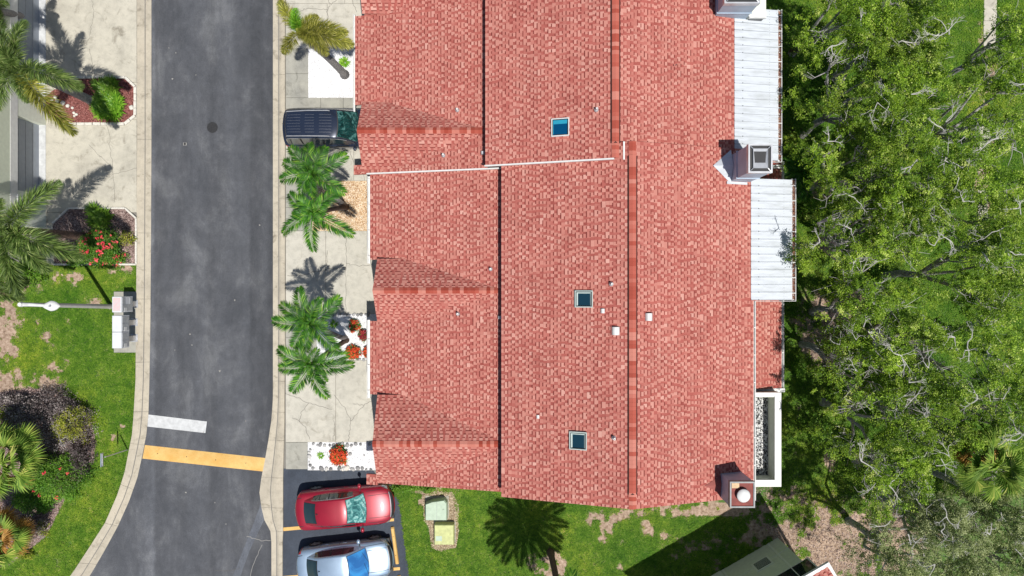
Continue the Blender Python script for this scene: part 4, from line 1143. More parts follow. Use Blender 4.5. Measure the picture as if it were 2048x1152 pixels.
for i in range(7):
    q = MB(); o = cw - d1*.34 - up*(.27-i*.085) + nrm*.0375; q.frame(o, d1*.68, up*.02, nrm*.008); q.build('window_slat', M['wall_sage'], fr)
cw2 = onwall(1592, 1146); fr2 = wrect('window_frame', cw2, 1.7, 1.05, M['trim'], .03, .03)
q = MB(); o = cw2 - d1*.78 - up*.46 + nrm*.031; q.frame(o, d1*1.56, up*.92, nrm*.006); q.build('pane', M['glass_dark'], fr2)
q = MB(); o = cw2 - d1*.02 - up*.46 + nrm*.0375; q.frame(o, d1*.04, up*.92, nrm*.008); q.build('mullion', M['trim'], fr2)
for (tt, zz0, zz1) in ((.5,.1,4.8),(2.95,.1,4.8)):
    q = MB(); o = c0 + d1*tt + up*zz0; q.frame(o, d1*.10, up*(zz1-zz0), nrm*.035); q.build('trim_board', M['wall_sage2'], OB)
q = MB(); o = c0 + d1*3.1 + up*.05; q.frame(o, d1*3.2, up*2.4, nrm*.03); q.build('pale_panel', M['wall_sage2'], OB)
q = MB(); o = c0 + d1*.0 + up*1.28; q.frame(o, d1*6.4, up*.03, nrm*.02); q.build('trim_line', M['wall_sage2'], OB)
# roof with white gutter, overhanging the corner
ze = 4.75; oc = c0 - d1*.42 - d2*.42; oc.z = ze
roof_slope('roof_slope', OB, oc, (d2+up*.34), d1, 3.0, 7.2, 0, 950)
q = MB(); q.frame(oc-d2*.13-up*.12-d1*.13, d1*7.4, d2*.15, up*.13); q.build('gutter', M['trim'], OB)
q = MB(); q.frame(oc-d1*.13-up*.12, d2*5.8, d1*.15, up*.14); q.build('gutter', M['trim'], OB)

# ------------------------------------------------------------------ street light, sign, mailboxes
LP = thing('street_light', 'tall grey street light pole on the left lawn with white lamp head', 'street light', P(224,613))
pb = P(224,613); pt_ = P(44,609,5.95)
mb = MB(); mb.tube([pb, pb.lerp(pt_, .5), pt_], [.105,.09,.078], 8); mb.build('pole', M['pole'], LP)
mb = MB(); mb.tube([pt_, pt_+Vector((0,0,.14))], [.10,.08], 8); mb.build('pole_cap', M['trim'], LP)
pe = P(122,611,6.15)
mb = MB(); mb.tube([pt_+Vector((0,0,-.02)), pt_+Vector((.4,0,.15)), P(92,611,6.14)], [.075,.065,.055], 8); mb.build('arm', M['trim'], LP)
a = P(86,612,6.1); b = P(121,612,6.1); L = b.x-a.x; G = []
for k in range(15):
    u = k/14; w = .20*(math.sin(math.pi*min(1,.06+u*.98))**.55)*(.55+.45*min(1,u*2.2)); row = []
    for j in range(12):
        t = 2*math.pi*j/12; row.append((a.x+u*L, a.y+w*math.cos(t), a.z+.0+(.10 if math.sin(t) > 0 else .05)*math.sin(t)*min(1, w/.1)))
    row.append(row[0]); G.append(row)
mb = MB(); mb.grid(G, flip=True); lh = mb.build('lamp_head', M['trim'], LP, smooth=True)
mb = MB(); mb.cyl(a.x+.35, a.y, 6.17, 6.26, .04, n=12); mb.build('photocell', M['steel'], lh)
mb = MB(); mb.box(pb.x-.12, pb.x+.12, pb.y-.12, pb.y+.12, 0, .04); mb.build('base', M['pole'], LP)

SG = thing('road_sign', 'thin road sign on a slim post standing in the grass beside the left kerb', 'road sign', P(256,899))
sb_ = P(256,899); st_ = P(210,914,1.95)
mb = MB(); mb.tube([sb_, st_], .028, 6); mb.build('post', M['steel'], SG)
c = P(203,920,2.0)
mb = MB(); mb.box(c.x-.012, c.x+.012, c.y-.30, c.y+.30, 1.88, 2.06); mb.build('sign_plate', flat('sign_back_blue_grey', (.40,.47,.55,1), .4, .4), SG)
mb = MB(); mb.box(c.x+.013, c.x+.03, c.y-.26, c.y+.26, 1.95, 1.98); mb.build('bracket', M['steel'], SG)

def mailbox(px0, px1, pyA, pyB, h, body, label, pink=False, split=1):
    # footprint from the lid corners at height h
    a = P(px0, pyB, h); b = P(px1, pyA, h); root = thing('mailbox_cluster', label, 'mailbox', ((a.x+b.x)/2, (a.y+b.y)/2, .07))
    w = (b.y-a.y)/split
    for i in range(split):
        y0 = a.y+i*w+.008; y1 = a.y+(i+1)*w-.008
        mb = MB(); mb.chamfer(a.x, b.x, y0, y1, h-body, h, .015); bx = mb.build('box', M['mail_white'], root)
        nrow, ncol = 4, 2
        for r in range(nrow):
            for cc in range(ncol):
                if cc == 1 and r in (1, 2) and split == 1: continue
                zz = h-.07-(r+1)*(body-.12)/nrow; ww = (y1-y0-.08)/ncol
                q = MB(); q.box(b.x+.001, b.x+.014, y0+.04+cc*ww+.01, y0+.04+(cc+1)*ww-.01, zz+.012, zz+(body-.12)/nrow); dq = q.build('door', M['mail_grey'], bx)
                q = MB(); q.box(b.x+.014, b.x+.022, y0+.04+cc*ww+ww*.5-.02, y0+.04+cc*ww+ww*.5+.02, zz+.03, zz+.05); q.build('lock', M['dark'], dq) if False else None
        q = MB(); q.box(b.x+.001, b.x+.02, y0+.03, y0+.20, h-.40, h-.20); q.build('mail_slot', M['trim'], bx)
        if pink:
            q = MB(); q.box(a.x+.05, b.x-.05, y0+.05, y1-.05, h+.001, h+.006); q.build('lid_sticker', M['mail_pink'], bx)
        yc = (y0+y1)/2
        q = MB(); q.box((a.x+b.x)/2-.10, (a.x+b.x)/2+.10, yc-.12, yc+.12, .07, h-body); q.build('pedestal', M['steel'], root)
        q = MB(); q.box((a.x+b.x)/2-.16, (a.x+b.x)/2+.16, yc-.18, yc+.18, .07, .09); q.build('foot_plate', M['steel'], root)
    return root
M['mail_white'] = flat('mailbox_white', (.62,.64,.66,1), .4, vary=.06)
M['mail_grey'] = flat('mailbox_door_grey', (.42,.44,.45,1), .4, .2, vary=.10)
t = NT('faded_pink_lid'); n_ = t.noise(t.pos(), 9, 5, .7)
t.col(t.ramp(n_, [(.35, (.62,.42,.42,1)), (.6, (.55,.50,.50,1)), (.75, (.60,.22,.24,1))])); t.set(Roughness=.6); M['mail_pink'] = t.m
mailbox(224, 243, 593, 625, 1.52, .90, 'mailbox cabinet with faded pink lid at the foot of the street light', True, 1)
mailbox(224, 243, 631, 697, 1.50, .62, 'long white lidded double mailbox cabinet below the pink lidded one', False, 2)

# utility boxes
def utilbox(px, py, w, d, h, mat, label, dome):
    c = P(px, py, h); r = thing('utility_box', label, 'utility box', (c.x, c.y, 0))
    mb = MB(); mb.box(c.x-w/2-.05, c.x+w/2+.05, c.y-d/2-.05, c.y+d/2+.05, 0, .05); mb.build('plinth', M['slab_grey'], r)
    if dome:
        pts = [(-.5,-.5),(.5,-.5),(.5,.35),(.38,.5),(-.2,.42),(-.5,.30)]
    else: pts = [(-.5,-.5),(.5,-.5),(.5,.5),(-.5,.5)]
    n = len(pts); V = []
    for s, z in ((1,.05),(1,h-.08),(.93,h)): V += [(c.x+x*w*s, c.y+y*d*s, z) for x,y in pts]
    f = []
    for k in (0, n):
        for i in range(n): f.append((k+i, k+(i+1)%n, k+n+(i+1)%n, k+n+i))
    f.append(tuple(range(2*n, 3*n)))
    mb = MB(); mb.add(V, f); b = mb.build('cabinet', mat, r)
    q = MB(); q.box(c.x-.006+w*.04, c.x+.006+w*.04, c.y-d*.45, c.y+d*.40, h+.001, h+.010) if dome else q.box(c.x-w*.42, c.x-w*.1, c.y-d*.30, c.y-d*.05, h+.001, h+.006)
    q.build('lid_seam' if dome else 'warning_label', M['gutter_in'] if dome else M['box_mint'], b)
    q = MB(); q.box(c.x+w*.30, c.x+w*.38, c.y-.03, c.y+.05, h+.0, h+.02); q.build('handle', mat, b)
M['box_mint'] = flat('mint_green_paint', (.40,.50,.38,1), .55, vary=.12)
M['box_yellow'] = flat('faded_yellow_green_paint', (.50,.53,.22,1), .6, vary=.16)
utilbox(872, 1021, 1.0, .95, .55, M['box_mint'], 'pale mint green utility box with notched lid in tan mulch', True)
utilbox(888, 1070, .92, .95, .45, M['box_yellow'], 'faded yellow green utility box below the mint green one', False)

# ------------------------------------------------------------------ cars
def crom(p0, p1, p2, p3, t):
    return .5*((2*p1)+(-p0+p2)*t+(2*p0-5*p1+4*p2-p3)*t*t+(-p0+3*p1-3*p2+p3)*t**3)
def resample(A, n):
    A = np.asarray(A, float); m = len(A); out = []
    for k in range(n):
        s = (m-1)*k/(n-1); i = min(int(s), m-2); t = s-i
        out.append(crom(A[max(i-1,0)], A[i], A[i+1], A[min(i+2,m-1)], t))
    return np.array(out)
class Surf:
    """a dense grid surface that can be sampled at (s, t) in 0..1"""
    def __init__(s, G): s.G = G; s.R, s.C = G.shape[:2]
    def at(s, u, v):
        a = np.clip(u, 0, 1)*(s.R-1); b = np.clip(v, 0, 1)*(s.C-1)
        i = min(int(a), s.R-2); j = min(int(b), s.C-2); x = a-i; y = b-j; G = s.G
        return (G[i,j]*(1-x)*(1-y)+G[i+1,j]*x*(1-y)+G[i,j+1]*(1-x)*y+G[i+1,j+1]*x*y)
    def nrm(s, u, v):
        e = .004; a = s.at(u+e, v)-s.at(u-e, v); b = s.at(u, v+e)-s.at(u, v-e); n = np.cross(a, b); L = np.linalg.norm(n)
        return n/L if L > 1e-9 else np.array([0,0,1.])
    def patch(s, mb, fn, nu, nv, off, sign=1, tone=.5):
        G = []
        for i in range(nu+1):
            row = []
            for j in range(nv+1):
                u, v = fn(i/nu, j/nv); n = s.nrm(u, v)*sign
                row.append(tuple(s.at(u, v)+n*off))
            G.append(row)
        mb.grid(G, tone, flip=sign < 0)

def make_car(label, cat, loc, yaw, L, W, cfg, paint, mats):
    root = thing(cfg.get('name', 'parked_car'), label, cat)
    hl = L/2; B = []
    for (fx, hw, zt, zb, k) in cfg['body']:
        x = fx*hl; w = hw*W/2; row = []
        prof = [(0,zt+.035),(.40,zt+.03),(.68,zt+.012),(.84,zt-.022),(.935,zt-.085),(.985,zt-.19),(1.0,.56+.0*zt),(.985,.38),(.93,zb)]
        for yf, z in prof:
            if z > zt and yf > .9: z = zt-.1
            z = max(min(z, zt+.035), zb)
            row.append((x - np.sign(fx)*k*(yf**2.6), w*yf, z))
        row = resample(row, 21)
        full = np.concatenate([row[::-1]*np.array([1,-1,1]), row[1:]])
        B.append(full)
    B = resample(np.array(B), 61); body = Surf(B)
    cx_ = B[:, 20, 0]; ss_ = np.linspace(0, 1, 61)
    def sx_(f): return float(np.interp(-hl+f*L, cx_, ss_))
    mb = MB(); mb.grid([[tuple(p) for p in r] for r in B])
    for r, rev in ((B[0], False), (B[-1], True)):
        idx = tuple(range(len(r))); mb.add([tuple(p) for p in r], [idx if rev else idx[::-1]])
    bo = mb.build('body', paint, root, smooth=True)
    mb = MB(); mb.box(-hl*.93, hl*.93, -W*.43, W*.43, .16, .34); mb.build('underbody', M['dark'], root)
    # greenhouse
    pr = resample(np.array(cfg['green']), 45)  # x, z, roof half width, belt half width
    zbelt = cfg['belt']; G = []
    for (x, z, wr, wb) in pr:
        row = []
        for j in range(41):
            th = -1+2*j/40; a = abs(th); sg = 1 if th >= 0 else -1
            bl = min(zbelt, z-.0)
            edge = z-.045*min(1, max(0, (z-zbelt)/.3))
            if a <= .72:
                y = wr*a/.72; zz = z-(z-edge)*(a/.72)**2.4; xx = x - .10*np.sign(x-cfg['gx'])*(y/.7)**2*min(1, abs(x-cfg['gx'])/.7)
            else:
                t = (a-.72)/.28; t2 = t**1.15; y = lerp(wr, wb, t2); zz = lerp(edge, bl-.02, t); xx = x - .10*np.sign(x-cfg['gx'])*(wr/.7)**2*min(1, abs(x-cfg['gx'])/.7)
            row.append((xx, sg*y, zz))
        G.append(row)
    G = np.array(G); green = Surf(G)
    mb = MB(); mb.grid([[tuple(p) for p in r] for r in G]); gh = mb.build('roof_panel', paint, root, smooth=True)
    sgn = 1 if green.nrm(.5, .5)[2] > 0 else -1
    bs = 1 if body.nrm(.5, .5)[2] > 0 else -1
    s0, s1, s2, s3 = cfg['gs']  # rear glass base/top, windscreen top/base as s values
    def gpatch(name, mat, fn, nu, nv, off=.006, parent=root, tone=.5):
        q = MB(); green.patch(q, fn, nu, nv, off, sgn, tone); return q.build(name, mat, parent, smooth=True)
    def bpatch(name, mat, fn, nu, nv, off=.005, parent=root):
        def fn2(u, v):
            a, b = fn(u, v); return sx_(a), b
        q = MB(); body.patch(q, fn2, nu, nv, off, bs); return q.build(name, mat, parent, smooth=True)
    c0, c1 = .5-.36*.86, .5+.36*.86
    def scr(sa, sb, ta, tb):
        def f(u, v):
            k = lerp(ta, tb, u); return lerp(sa, sb, u), .5+(v-.5)*k
        return f
    gpatch('windscreen_seal', M['dark'], scr(s2-.012, s3+.010, .66, .715), 10, 14, .004)
    ws = gpatch('windscreen', mats['wind'], scr(s2, s3, .63, .69), 12, 16, .008)
    gpatch('rear_window_seal', M['dark'], scr(s0-.012, s1+.012, .62, .60), 8, 14, .004)
    gpatch('rear_window', mats['rear'], scr(s0, s1, .585, .565), 8, 14, .008)
    for side in (0, 1):
        def sf(u, v, side=side):
            s = lerp(s1-.06, s2+.10, u); vv = lerp(.885, .975, v); vv = vv if side else 1-vv
            return s, vv
        q = gpatch('side_window', mats['side'], sf, 16, 4, .006)
        def tr(u, v, side=side):
            s = lerp(s1-.08, s2+.12, u); vv = lerp(.868, .880, v); vv = vv if side else 1-vv
            return s, vv
        gpatch('window_trim', mats.get('trim', M['steel']), tr, 16, 1, .010)
        ps = cfg.get('pillar', (.5,))
        for pp in ps:
            def pf(u, v, side=side, pp=pp):
                s = pp+.012*(u-.5); vv = lerp(.88, .978, v); return s, (vv if side else 1-vv)
            gpatch('pillar', M['dark'], pf, 1, 4, .010)
    # lamps, grille
    for side in (0, 1):
        def hf(u, v, side=side):
            s = lerp(cfg['hl'][0], cfg['hl'][1], u); a, b = cfg['hl'][2], cfg['hl'][3]
            t = lerp(a+.07*(1-u), b, v); return s, (t if side else 1-t)
        h = bpatch('headlight', mats['lamp'], hf, 6, 6, .006)
        def hf2(u, v, side=side):
            s = lerp(cfg['hl'][0]+.012, cfg['hl'][1]-.008, u); a, b = cfg['hl'][2]+.03, cfg['hl'][3]-.02
            t = lerp(a+.07*(1-u), b, v); return s, (t if side else 1-t)
        bpatch('lamp_bezel', M['chim_grey2'], hf2, 4, 4, .009, h)
        def tf(u, v, side=side):
            s = lerp(cfg['tl'][0], cfg['tl'][1], u); t = lerp(cfg['tl'][2], cfg['tl'][3], v); return s, (t if side else 1-t)
        bpatch('tail_light', mats['tail'], tf, 5, 6, .006)
    bpatch('grille', M['dark'], lambda u, v: (lerp(.968, .992, u), lerp(.36, .64, v)), 4, 10, .006)
    bpatch('front_trim', M['steel'], lambda u, v: (lerp(.960, .967, u), lerp(.37, .63, v)), 1, 12, .009)
    bpatch('plate', M['trim'], lambda u, v: (lerp(.004, .012, u), lerp(.465, .535, v)), 2, 3, .012)
    # panel gaps
    def line(name, f, nn=14, off=.0035): bpatch(name, M['dark'], f, nn, 1, off)
    hb = cfg['hoodline']
    line('bonnet_gap', lambda u, v: (lerp(hb, .965, u), .335-.03*u+.010*v)); line('bonnet_gap', lambda u, v: (lerp(hb, .965, u), .665+.03*u+.010*v))
    line('bonnet_gap', lambda u, v: (.955+.005*v+.006*math.sin(math.pi*u), lerp(.305, .695, u)))
    line('bonnet_crease', lambda u, v: (lerp(hb+.01, .955, u), .405-.01*u+.006*v), off=.002); line('bonnet_crease', lambda u, v: (lerp(hb+.01, .955, u), .595+.01*u+.006*v), off=.002)
    tb = cfg.get('trunk')
    if tb:
        line('boot_gap', lambda u, v: (lerp(.012, tb, u), .36+.010*v)); line('boot_gap', lambda u, v: (lerp(.012, tb, u), .64+.010*v))
    for side in (0, 1):
        for sx in cfg['doors']:
            line('door_gap', lambda u, v, sx=sx, side=side: (sx+.004*v, (lerp(.80, .97, u) if side else 1-lerp(.80, .97, u))), 8)
        for sx in cfg['handles']:
            p = body.at(sx_(sx), .845 if side else .155); q = MB()
            q.chamfer(p[0]-.09, p[0]+.09, p[1]-.02, p[1]+.02, p[2]-.015, p[2]+.02, .008); q.build('door_handle', paint if not cfg.get('chrome') else M['steel'], root)
        # mirrors
        mx, mz = cfg['mirror']; sg = 1 if side else -1; q = MB(); GG = []
        for i in range(9):
            a = math.pi*i/8; row = []
            for j in range(10):
                t = 2*math.pi*j/10
                row.append((mx+.085*math.sin(a)*math.cos(t)-.02, sg*(W/2+.085-.115*math.cos(a)), mz+.075*math.sin(a)*math.sin(t)))
            row.append(row[0]); GG.append(row)
        q.grid(GG, flip=sg < 0); mr = q.build('mirror', paint, root, smooth=True)
        q = MB(); q.tube([(mx, sg*(W/2-.14), mz-.05), (mx, sg*(W/2+.02), mz-.01)], .025, 6); q.build('mirror_arm', M['dark'], mr)
    # wipers, washer, antenna
    for (ya, yb2) in ((-.55, .02), (.02, .60)):
        a = green.at(s3+.004, .5+ya*.5); b = green.at(s3-.055, .5+yb2*.46); n1 = green.nrm(s3, .5)*sgn
        q = MB(); q.tube([a+n1*.02, (a+b)/2+n1*.03, b+n1*.018], .008, 4); q.build('wiper', M['dark'], root)
    a = green.at(s1+.05, .5); q = MB(); q.tube([a, a+np.array([-.05,0,.05]), a+np.array([-.11,0,.06])], [.022,.014,.004], 6); q.build('antenna', M['dark'], root)
    # wheels
    for wx in cfg['wheels']:
        for sg in (-1, 1):
            r = cfg.get('wr', .32); n = 24; q = MB()
            pr_ = [(r-.10, -.10), (r-.02, -.11), (r, -.07), (r, .07), (r-.02, .11), (r-.09, .112)]
            V = []; f = []
            for rr_, yy in pr_:
                for k in range(n):
                    t = 2*math.pi*k/n; V.append((wx+rr_*math.cos(t), sg*(W/2-.095)+yy*sg, r+rr_*math.sin(t)))
            for i in range(len(pr_)-1):
                for k in range(n): f.append((i*n+k, i*n+(k+1)%n, (i+1)*n+(k+1)%n, (i+1)*n+k))
            q.add(V, f); wh = q.build('wheel', M['dark'], root)
            q = MB(); yo = sg*(W/2-.095)+.108*sg
            for k in range(5):
                t = 2*math.pi*k/5+.3; c, s_ = math.cos(t), math.sin(t)
                p = [(wx+.03*c-.04*s_, yo, r+.03*s_+.04*c), (wx+.03*c+.04*s_, yo, r+.03*s_-.04*c), (wx+(r-.10)*c+.03*s_, yo, r+(r-.10)*s_-.03*c), (wx+(r-.10)*c-.03*s_, yo, r+(r-.10)*s_+.03*c)]
                q.add(p, [(0,1,2,3)])
            t = [(wx+(r-.09)*math.cos(2*math.pi*k/20), yo-.03*sg, r+(r-.09)*math.sin(2*math.pi*k/20)) for k in range(20)]
            q.add(t, [tuple(range(20))]); q.build('rim', M['steel'], wh)
    if cfg.get('rails'):
        for sg in (-1, 1):
            v = .5+sg*.315; pts = [green.at(s, v)+np.array([0,0,z]) for s, z in ((s1+.05,.01),(s1+.07,.055),(lerp(s1,s2,.5),.06),(s2-.10,.055),(s2-.08,.01))]
            q = MB(); q.tube(pts, .022, 6); q.build('roof_rail', M['steel'], root)
        for k in range(7):
            v = .5+(k-3)*.072
            for (a, b) in ((s1+.10, s1+.24), (s1+.27, s1+.34), (s2-.18, s2-.07)):
                gpatch('roof_rib', cfg['ribmat'], (lambda u, w, a=a, b=b, v=v: (lerp(a, min(b, s2-.05), u), v+.0022*w)), 6, 1, .008)
    if cfg.get('sunroof'):
        pass
    root.location = loc; root.rotation_euler = (0, 0, yaw)
    return root, body, green, gpatch, bpatch

def paint_mat(name, base, rough=.22, metal=.4, coat=1.0):
    t = NT(name); n = t.noise(t.obj(), 2.2, 3)
    t.col(t.mul(base, t.ramp(n, [(.3, g(.92)), (.7, g(1.05))]))); t.set(Roughness=rough, Metallic=metal, Coat_Weight=coat, Coat_Roughness=.04)
    fl = t.noise(t.obj(), 900, 1); t.bump(fl, .03, .001); return t.m
M['paint_red'] = paint_mat('metallic_red_paint', (.30,.006,.022,1), .36, .2)
M['paint_silver'] = paint_mat('silver_blue_paint', (.30,.40,.52,1), .34, .40)
M['paint_black'] = paint_mat('dark_navy_paint', (.018,.026,.050,1), .25, .25)
def shade_glass(name, a, b, c, sc):
    t = NT(name); co = t.obj(); n = t.noise(co, sc, 4, .65, 1.2)
    t.col(t.ramp(n, [(.40, a), (.52, b), (.60, c), (.68, a)])); t.set(Roughness=.06, Coat_Weight=1.0, Coat_Roughness=.02); return t.m
M['wind_teal'] = shade_glass('windscreen_over_silver_sunshade', (.02,.10,.10,1), (.10,.30,.28,1), (.35,.58,.54,1), 3.2)
M['wind_green'] = shade_glass('windscreen_green_tint', (.004,.022,.022,1), (.008,.05,.048,1), (.08,.20,.19,1), 2.6)
M['wind_blue'] = shade_glass('windscreen_over_blue_sunshade', (.02,.12,.34,1), (.035,.20,.48,1), (.04,.25,.56,1), 1.0)
M['glass_car'] = flat('car_glass_dark', (.012,.030,.034,1), .05, vary=.1, coat=1.0)
M['tail_red'] = flat('tail_lamp_red', (.45,.01,.015,1), .15, coat=1.0)
M['lamp_clear'] = flat('headlamp_clear', (.40,.42,.44,1), .08, .3, vary=.4, scale=12, coat=1.0)
SEDAN = dict(body=[(-1.0,.80,.66,.42,.20),(-.985,.86,.82,.34,.19),(-.93,.935,.93,.24,.12),(-.80,.975,.965,.20,.03),(-.55,.995,.94,.18,0),(-.2,1.0,.91,.17,0),(.2,1.0,.91,.17,0),(.45,.99,.92,.18,0),(.68,.975,.875,.20,.02),(.86,.94,.79,.24,.10),(.955,.88,.70,.30,.20),(1.0,.76,.56,.40,.26)],
    green=[(-1.86,.965,.56,.60),(-1.55,1.15,.55,.70),(-1.20,1.33,.545,.77),(-.75,1.415,.57,.80),(-.25,1.435,.585,.81),(.20,1.395,.585,.81),(.62,1.20,.62,.79),(1.05,.955,.70,.74)],
    belt=.90, gx=-.3, gs=(.035,.275,.735,.985), pillar=(.47,.66,.33), hl=(.895,.965,.69,.85), tl=(.012,.06,.68,.90), hoodline=.735, trunk=.085, doors=(.26,.46,.66), handles=(.33,.52),
    mirror=(.80,.96), wheels=(-1.36,1.38))
CY = math.radians(4.5)
rc = P(692, 1013, .55)
c1, *_ = make_car('metallic red sedan with teal windscreen parked above the silver car', 'car', (rc.x, rc.y, .012), CY, 4.55, 1.83, SEDAN, M['paint_red'],
    dict(wind=M['wind_teal'], rear=M['glass_car'], side=M['glass_car'], lamp=M['lamp_clear'], tail=M['tail_red']))
rc = P(692, 1123, .55)
SED2 = dict(SEDAN); SED2['green'] = [(-1.72,.965,.56,.60),(-1.45,1.14,.55,.70),(-1.10,1.34,.545,.77),(-.65,1.425,.57,.80),(-.15,1.445,.585,.81),(.28,1.40,.585,.81),(.70,1.19,.62,.79),(1.16,.955,.70,.74)]; SED2['gx'] = -.2
c2, *_ = make_car('silver blue sedan with blue sunshade cut by the bottom edge', 'car', (rc.x, rc.y, .012), math.radians(6.5), 4.42, 1.80, SED2, M['paint_silver'],
    dict(wind=M['wind_blue'], rear=M['glass_car'], side=M['glass_car'], lamp=M['lamp_clear'], tail=M['tail_red']))
VAN = dict(name='parked_minivan', body=[(-1.0,.84,.80,.45,.14),(-.985,.90,1.00,.36,.13),(-.95,.95,1.05,.26,.08),(-.80,.985,1.06,.22,.02),(-.5,1.0,1.05,.20,0),(-.1,1.0,1.03,.20,0),(.3,1.0,1.02,.20,0),(.5,.99,1.02,.20,0),(.70,.975,.97,.22,.03),(.86,.94,.90,.25,.10),(.955,.88,.80,.32,.18),(1.0,.78,.62,.42,.24)],
    green=[(-2.30,1.06,.66,.74),(-2.22,1.34,.64,.77),(-2.10,1.60,.62,.79),(-1.75,1.705,.63,.80),(-1.0,1.735,.645,.81),(-.3,1.73,.65,.81),(.25,1.66,.645,.81),(.65,1.42,.66,.80),(1.12,1.05,.71,.76)],
    belt=1.03, gx=-.6, gs=(.03,.20,.76,.985), pillar=(.42,.60,.30), hl=(.895,.965,.69,.85), tl=(.006,.04,.76,.93), hoodline=.76, trunk=None, doors=(.30,.50,.70), handles=(.36,.56),
    mirror=(.92,1.08), wheels=(-1.42,1.45), wr=.35, rails=True, ribmat=M['steel'])
rc = P(674, 257, .8)
c3, *_ = make_car('dark navy minivan with silver roof rails parked nose under the roof', 'minivan', (rc.x, rc.y, .065), 0.0, 4.85, 1.80, VAN, M['paint_black'],
    dict(wind=M['wind_green'], rear=M['glass_car'], side=M['glass_car'], lamp=M['lamp_clear'], tail=M['tail_red']))

# ------------------------------------------------------------------ palms
def tris_np(A, B, C): # arrays N x 3
    V = np.stack([A, B, C], 1).reshape(-1, 3); return V
FR = {}
def frond_mesh(kind, var, mat):
    key = (kind, var, mat.name)
    if key in FR: return FR[key]
    r = np.random.default_rng(hash(kind) % 97 + var*13 if False else (len(kind)*7+var*13))
    V = []; Fq = []; T = []
    def addq(a, b, c, d, t):
        k = len(V); V.extend([a, b, c, d]); Fq.append((k, k+1, k+2, k+3)); T.append(t)
    L = 2.0; nseg = 24
    droop = {'plume': (.75, -.55), 'feather': (.62, -.75), 'fan': (0, 0)}[kind]
    if kind != 'fan':
        pts = [np.zeros(3)]; bend = r.uniform(-.25, .25)
        for i in range(nseg):
            t = i/(nseg-1); el = lerp(droop[0], droop[1], t**.9); az = bend*t
            pts.append(pts[-1]+np.array([math.cos(el)*math.cos(az), math.cos(el)*math.sin(az), math.sin(el)])*L/nseg)
        pts = np.array(pts)
        for i in range(nseg):   # rachis
            w = lerp(.028, .006, i/nseg); d = pts[i+1]-pts[i]; s = np.cross(d, [0,0,1]); s = s/np.linalg.norm(s)*w
            u = np.array([0,0,w*.8]); addq(pts[i]-s+u*0, pts[i+1]-s, pts[i+1]+u, pts[i]+u, .62); addq(pts[i]+u, pts[i+1]+u, pts[i+1]+s, pts[i]+s, .62)
        if kind == 'plume':
            n = 900
            for k in range(n):
                t = r.uniform(.13, 1.0); s = t*nseg; i = min(int(s), nseg-1); p = pts[i]*(1-(s-i))+pts[i+1]*(s-i)
                d = (pts[i+1]-pts[i]); d /= np.linalg.norm(d); side = np.cross(d, [0,0,1]); side /= np.linalg.norm(side); upv = np.cross(side, d)
                phi = r.uniform(-.55, math.pi+.55); fw = lerp(.35, 1.3, t)+r.uniform(-.15,.15)
                q = side*math.cos(phi)+upv*math.sin(phi)
                l = .54*(math.sin(math.pi*min(1, .12+t*.86))**.55)*r.uniform(.75, 1.08)
                dirv = q+d*fw; dirv /= np.linalg.norm(dirv); tip = p+dirv*l+np.array([0,0,-.07*l/.4])
                wv = np.cross(dirv, r.normal(0,1,3)); wv = wv/np.linalg.norm(wv)*.011
                mid = p+dirv*l*.5; tn = np.clip(r.normal(.5, .26), 0, 1)
                addq(p, mid-wv, tip, mid+wv, tn)
        else:
            n = 46
            for k in range(n):
                t = lerp(.10, 1.0, k/(n-1)); s = t*nseg; i = min(int(s), nseg-1); p = pts[i]*(1-(s-i))+pts[i+1]*(s-i)
                d = (pts[i+1]-pts[i]); d /= np.linalg.norm(d); side = np.cross(d, [0,0,1]); side /= np.linalg.norm(side); upv = np.cross(side, d)
                for sg in (-1, 1):
                    for rep in (0, 1):
                        l = .56*(math.sin(math.pi*min(1, .16+t*.80))**.6)*r.uniform(.8, 1.08)
                        dirv = side*sg+upv*(r.uniform(.05,.55) if rep == 0 else r.uniform(-.35,.2))+d*lerp(.55,1.5,t)*r.uniform(.85,1.15); dirv /= np.linalg.norm(dirv)
                        mid = p+dirv*l*.5; tip = p+dirv*l+np.array([0,0,-.16*l])+d*.03
                        wv = np.cross(dirv, upv); wv = wv/np.linalg.norm(wv)*.018; up2 = upv*.008
                        tn = np.clip(r.normal(.45, .27)+(.14 if t > .8 else 0), 0, 1)
                        addq(p, mid-wv+up2, tip, mid+wv, tn)
    else:
        pet = .85; pl = np.array([pet, 0, -.05])
        for sgy in (-1, 1):
            addq(np.array([0,0,0.]), pl+np.array([0,0,.01]), pl+np.array([0,sgy*.014,0]), np.array([0,sgy*.022,0]), .65)
        n = 46
        for k in range(n):
            a = lerp(-2.15, 2.15, k/(n-1)); l = .78*(1-.16*abs(a)/2.1)*r.uniform(.9,1.05); fold = .05*(1 if k % 2 else -1)
            dirv = np.array([math.cos(a), math.sin(a), .10-.12*abs(a)]); dirv /= np.linalg.norm(dirv)
            side = np.array([-math.sin(a), math.cos(a), 0]); w = .022
            m = pl+dirv*l*.55; tip = pl+dirv*l+np.array([0,0,-.20*l*r.uniform(.7,1.5)])+side*r.uniform(-.03,.03)
            tn = np.clip(r.normal(.5,.25), 0, 1)
            addq(pl, m-side*w+np.array([0,0,fold*.5]), tip, m+side*w-np.array([0,0,fold*.5]), tn)
    off = MB()
    o = mesh_np('frond', np.array(V), np.array(Fq), T, mat); me = o.data; bpy.data.objects.remove(o)
    FR[key] = me; return me

